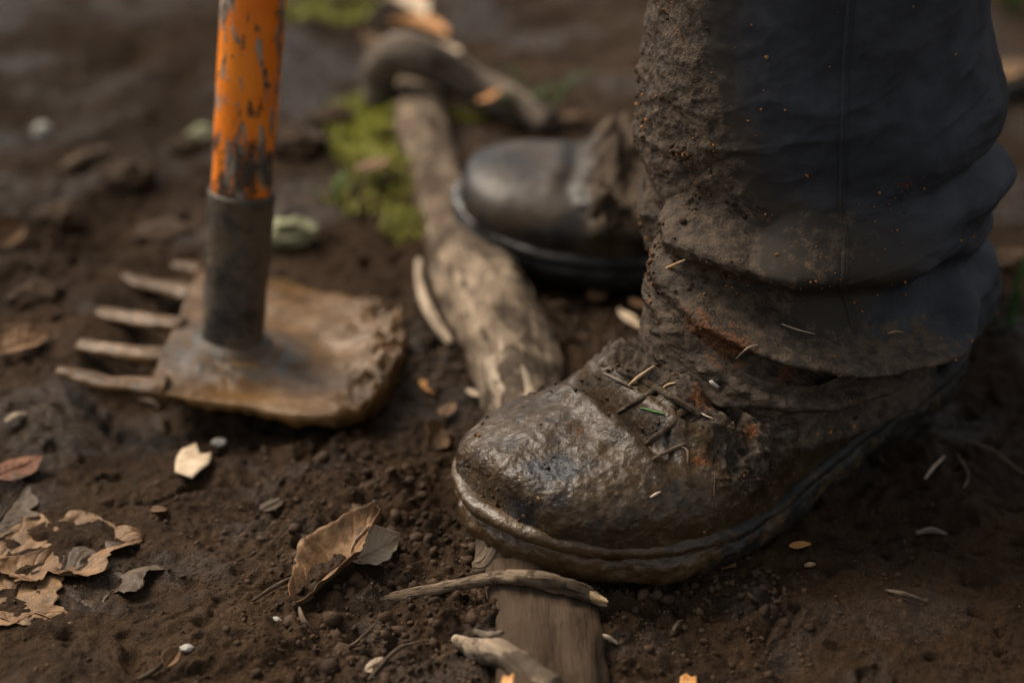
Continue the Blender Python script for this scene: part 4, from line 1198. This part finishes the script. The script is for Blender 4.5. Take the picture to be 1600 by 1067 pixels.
mossP[:, 2] = height(mossP[:, 0], mossP[:, 1]) - .001 + .010 * np.clip(fbm(mossP, 22, 2, 99) + .2, 0, 1)
V, F = blades(mossP, mossL, .10, 1.2)
moss = mesh_obj('moss', V, F, MOSS, None)
tag(moss, 'yellow-green moss growing beside the root', 'moss', kind='stuff')
def tuft(px, py, n, L, label, mat=GRASS):
    g = onG(px, py); t = empty('grass_tuft', g, label, 'grass', 'grass tufts')
    for i in range(n):
        a = rng.uniform(0, 2 * math.pi); l_ = L * rng.uniform(.6, 1.1)
        dr = np.array([math.cos(a), math.sin(a) * .6, 0])
        p0 = g + dr * .006; pth = [p0 + [0, 0, -.002], p0 + dr * l_ * .2 + [0, 0, l_ * .5], p0 + dr * l_ * .55 + [0, 0, l_ * .8], p0 + dr * l_ * .95 + [0, 0, l_ * .85]]
        V, F = tube(pth, [.0016, .0018, .0013, .0002], 6, 4, 0, 0, 1, .35)
        mesh_obj('grass_blade', V, F, mat, t)
tuft(805, 190, 5, .035, 'short grass tuft behind the toe of the rear boot')
tuft(845, 186, 6, .04, 'grass tuft at the end of the arched branch')
tuft(1572, 505, 4, .050, 'green grass blades at the right edge beside the trouser hem')
tuft(1580, 14, 8, .06, 'dark green tuft in the top right corner')
tuft(515, 318, 3, .022, 'tiny green sprout left of the root')

# ------------------------------------------------------------------ loose soil crumbs
cand = 150000
cxy = np.stack([rng.uniform(-.40, .45, cand), rng.uniform(.66, 1.6, cand)], -1)
cz = zones(cxy[:, 0], cxy[:, 1])
cl = fbm(np.stack([cxy[:, 0], cxy[:, 1], 0 * cz], -1), 18, 3, 55)
pr = (.02 + .30 * cz + .07 * smooth(.05, .4, cl)) * smooth(1.6, 1.0, cxy[:, 1])
sel = rng.uniform(size=cand) < pr
cxy = cxy[sel][:26000]
sz = .0004 + .0006 * rng.exponential(size=len(cxy)).clip(0, 4.0) * (.6 + .7 * zones(cxy[:, 0], cxy[:, 1]))
cp = np.stack([cxy[:, 0], cxy[:, 1], height(cxy[:, 0], cxy[:, 1]) + sz * .1], -1)
V, F = scatter(cp, sz, CRUMB, 'soil_crumbs')
tag(mesh_obj('soil_crumbs', V, F, CRUMB), 'loose dark crumbs of soil scattered over the ground', 'soil', kind='stuff')

# ------------------------------------------------------------------ things stuck to the boot and trousers
def project(P):
    P = np.asarray(P).reshape(-1, 3)
    zc = P[:, 1] * CP - (P[:, 2] - CAM_H) * SP; yc = P[:, 1] * SP + (P[:, 2] - CAM_H) * CP
    return 800 + FPX * P[:, 0] / zc, 533.5 - FPX * yc / zc, zc

BW = W1(BP)
BWN = grid_normals(BW, True)
if np.sum(BWN[..., 2] * (np.arange(BW.shape[1]) < BW.shape[1] / 2)) < 0: BWN = -BWN
TWN = grid_normals(PT, True)
if np.sum(TWN * NT) < 0: TWN = -TWN
_surf = {'boot': (BW.reshape(-1, 3), BWN.reshape(-1, 3)), 'leg': (PT.reshape(-1, 3), TWN.reshape(-1, 3))}
_prj = {k_: project(v_[0]) for k_, v_ in _surf.items()}
def on_surf(which, px, py, off=0.0):
    x_, y_, z_ = _prj[which]
    d_ = np.hypot(x_ - px, y_ - py); m_ = np.where(d_ < max(6.0, d_.min() + 1))[0]
    i = m_[np.argmin(z_[m_])]
    P_, N_ = _surf[which]
    return P_[i] + N_[i] * off, N_[i]
GS = 'bits of straw stuck to the muddy clothing'
for which, pts, r_, m_, lb in [
    ('boot', [(1020, 714), (1042, 703), (1070, 689)], .0011, TWIG, 'brown twig stuck on the boot vamp'),
    ('boot', [(978, 602), (998, 587), (1018, 572)], .0010, SPLINT, 'pale straw stuck above the boot crease'),
    ('boot', [(998, 635), (1018, 641), (1040, 643)], .0007, GRASS, 'green stalk in the mud of the instep'),
    ('boot', [(1018, 773), (1026, 767), (1034, 764)], .0008, ROOTBARE, 'grey chip stuck low on the boot side'),
    ('boot', [(940, 585), (965, 592), (990, 603)], .0009, GREYWOOD, 'dark stalk lying along the boot crease'),
    ('boot', [(1112, 745), (1120, 775), (1124, 800)], .0005, TWIG, 'fine fibre hanging on the boot side'),
    ('boot', [(1080, 640), (1095, 648), (1112, 650)], .0006, ROOTBARE, 'short pale fibre on the instep'),
    ('boot', [(1060, 690), (1075, 700), (1078, 720)], .0006, ROOTBARE, 'bent fibre above the brown twig'),
    ('boot', [(1030, 606), (1040, 600), (1052, 598)], .0007, SPLINT, 'orange straw bit below the trouser cuff'),
    ('leg', [(1022, 425), (1045, 414), (1068, 408)], .0009, SPLINT, 'pale orange straw sticking out of the trouser fold'),
    ('leg', [(1150, 556), (1168, 549), (1186, 534)], .0006, ROOTBARE, 'curved hair-like fibre on the cuff'),
    ('leg', [(1225, 505), (1250, 512), (1275, 520)], .0005, ROOTBARE, 'thin straw lying on the trouser roll'),
    ('leg', [(1390, 518), (1402, 515), (1415, 517)], .0006, SPLINT, 'tiny orange straw on the right of the roll')]:
    q = np.array([on_surf(which, *p, r_ * .8)[0] for p in pts])
    if pts[0] == (1022, 425): q[0] = q[1] * 2 - q[2] + np.array([-.002, 0, -.001])
    V, F = tube(q, [r_ * .6, r_, r_ * .5], 8, 6, int(pts[0][0]), .3, 200)
    tag(mesh_obj('straw', V, F, m_, None, origin=q[1]), lb, 'straw', GS)

# mud-caked laces across the instep
for pts, r_ in [([(968, 572), (1008, 592), (1056, 618), (1092, 646)], .0022),
                ([(962, 646), (996, 622), (1030, 600), (1060, 580)], .0020), ([(1012, 690), (1040, 664), (1078, 640), (1110, 622)], .0021)]:
    q = np.array([on_surf('boot', *p, -r_ * .15)[0] for p in pts])
    V, F = tube(q, [r_ * .9] * 4, 12, 14, int(pts[0][0]), .55, 300, .75)
    n_ = len(V)
    mesh_obj('lace', V, F, BOOT, boot1, attrs={'mud': np.full(n_, 1.0), 'rust': np.zeros(n_), 'wet': np.full(n_, .35), 'dry': np.full(n_, .6)}, origin=PERSON_AT)

# snap button at the edge of the cuff
BRASS = MatB('worn_metal_button')
BRASS = BRASS.done(BRASS.mix(BRASS.ramp(BRASS.noise(700, 3), .4, .65), (0.10, 0.085, 0.065), (0.42, 0.38, 0.31)), 0.35, None, .5, 0.8)
sp_, sn_ = on_surf('boot', 1122, 598, .0006)
e1 = np.cross(sn_, [0, 0, 1.0]); e1 /= np.linalg.norm(e1); e2 = np.cross(sn_, e1)
pr = np.array([(.0002, .0008), (.0018, .0009), (.0026, .0006), (.0030, .0010), (.0034, .0016), (.0040, .0016), (.0044, .0008), (.0045, -.0008)])
a_ = np.linspace(0, 2 * np.pi, 36, endpoint=False)
BT = sp_ + pr[:, None, 0:1] * (np.cos(a_)[:, None] * e1 + np.sin(a_)[:, None] * e2)[None] + pr[:, None, 1:2] * sn_
snap = mesh_obj('snap_button', BT, grid_faces(8, 36, True), BRASS, boot1, origin=PERSON_AT)
snap['label'] = 'small round metal snap button'

# crumbs and flecks caught in the mud
def caught(which, weight, n, lo, hi, mat, name, parent, label):
    P_, N_ = _surf[which]
    w_ = np.clip(weight.ravel(), 0, None); w_ = w_ / w_.sum()
    i = rng.choice(len(P_), n, p=w_)
    sz_ = lo + (hi - lo) * rng.uniform(size=n) ** 3
    V, F = scatter(P_[i] + N_[i] * sz_[:, None] * .25, sz_, mat, name)
    o = mesh_obj(name, V, F, mat, parent, origin=PERSON_AT)
    o['kind'] = 'stuff'; o['label'] = label
FLECK = m_leaf('orange_fleck', (0.20, 0.085, 0.03), (0.42, 0.20, 0.075), (0.12, 0.05, 0.02), .7, 300)
MUDC = m_crumb(); MUDC.name = 'dried_mud_crumb'
frontw = smooth(.2, -.3, st)[None, :] * (zr < .275)[:, None]
dens = np.clip(.25 + fbm(P0, 35, 3, 801), 0, 1) ** 2
caught('leg', frontw * (crust + .25 * mudt) * dens * (fbm(P0, 50, 2, 802) > .1), 700, .0003, .0014, MUDC, 'mud_crumbs', leg1, 'crumbs of dried mud on the cloth')
caught('leg', frontw * (.05 + .5 * stain_ + .3 * (rustt > .2)) * dens, 420, .00025, .0010, FLECK, 'orange_flecks', leg1, 'orange flecks of grit on the cloth')
tb = np.linspace(0, 1, BW.shape[0])[:, None] + 0 * BW[..., 0]
bx_ = BP[..., 0]; vis = smooth(.09, .13, bx_) * (BP[..., 2] > .02)
instw = smooth(.26, .235, bx_) * (BWN[..., 2] > .05)
densb = np.clip(.2 + fbm(BW, 40, 3, 803), 0, 1) ** 2
caught('boot', vis * (instw + .08) * densb, 1700, .0003, .0014, MUDC, 'mud_crumbs', boot1, 'crumbs of mud on the boot')
caught('boot', vis * (.3 * instw + .05) * densb, 140, .00025, .0009, FLECK, 'orange_flecks', boot1, 'orange flecks of grit on the boot')
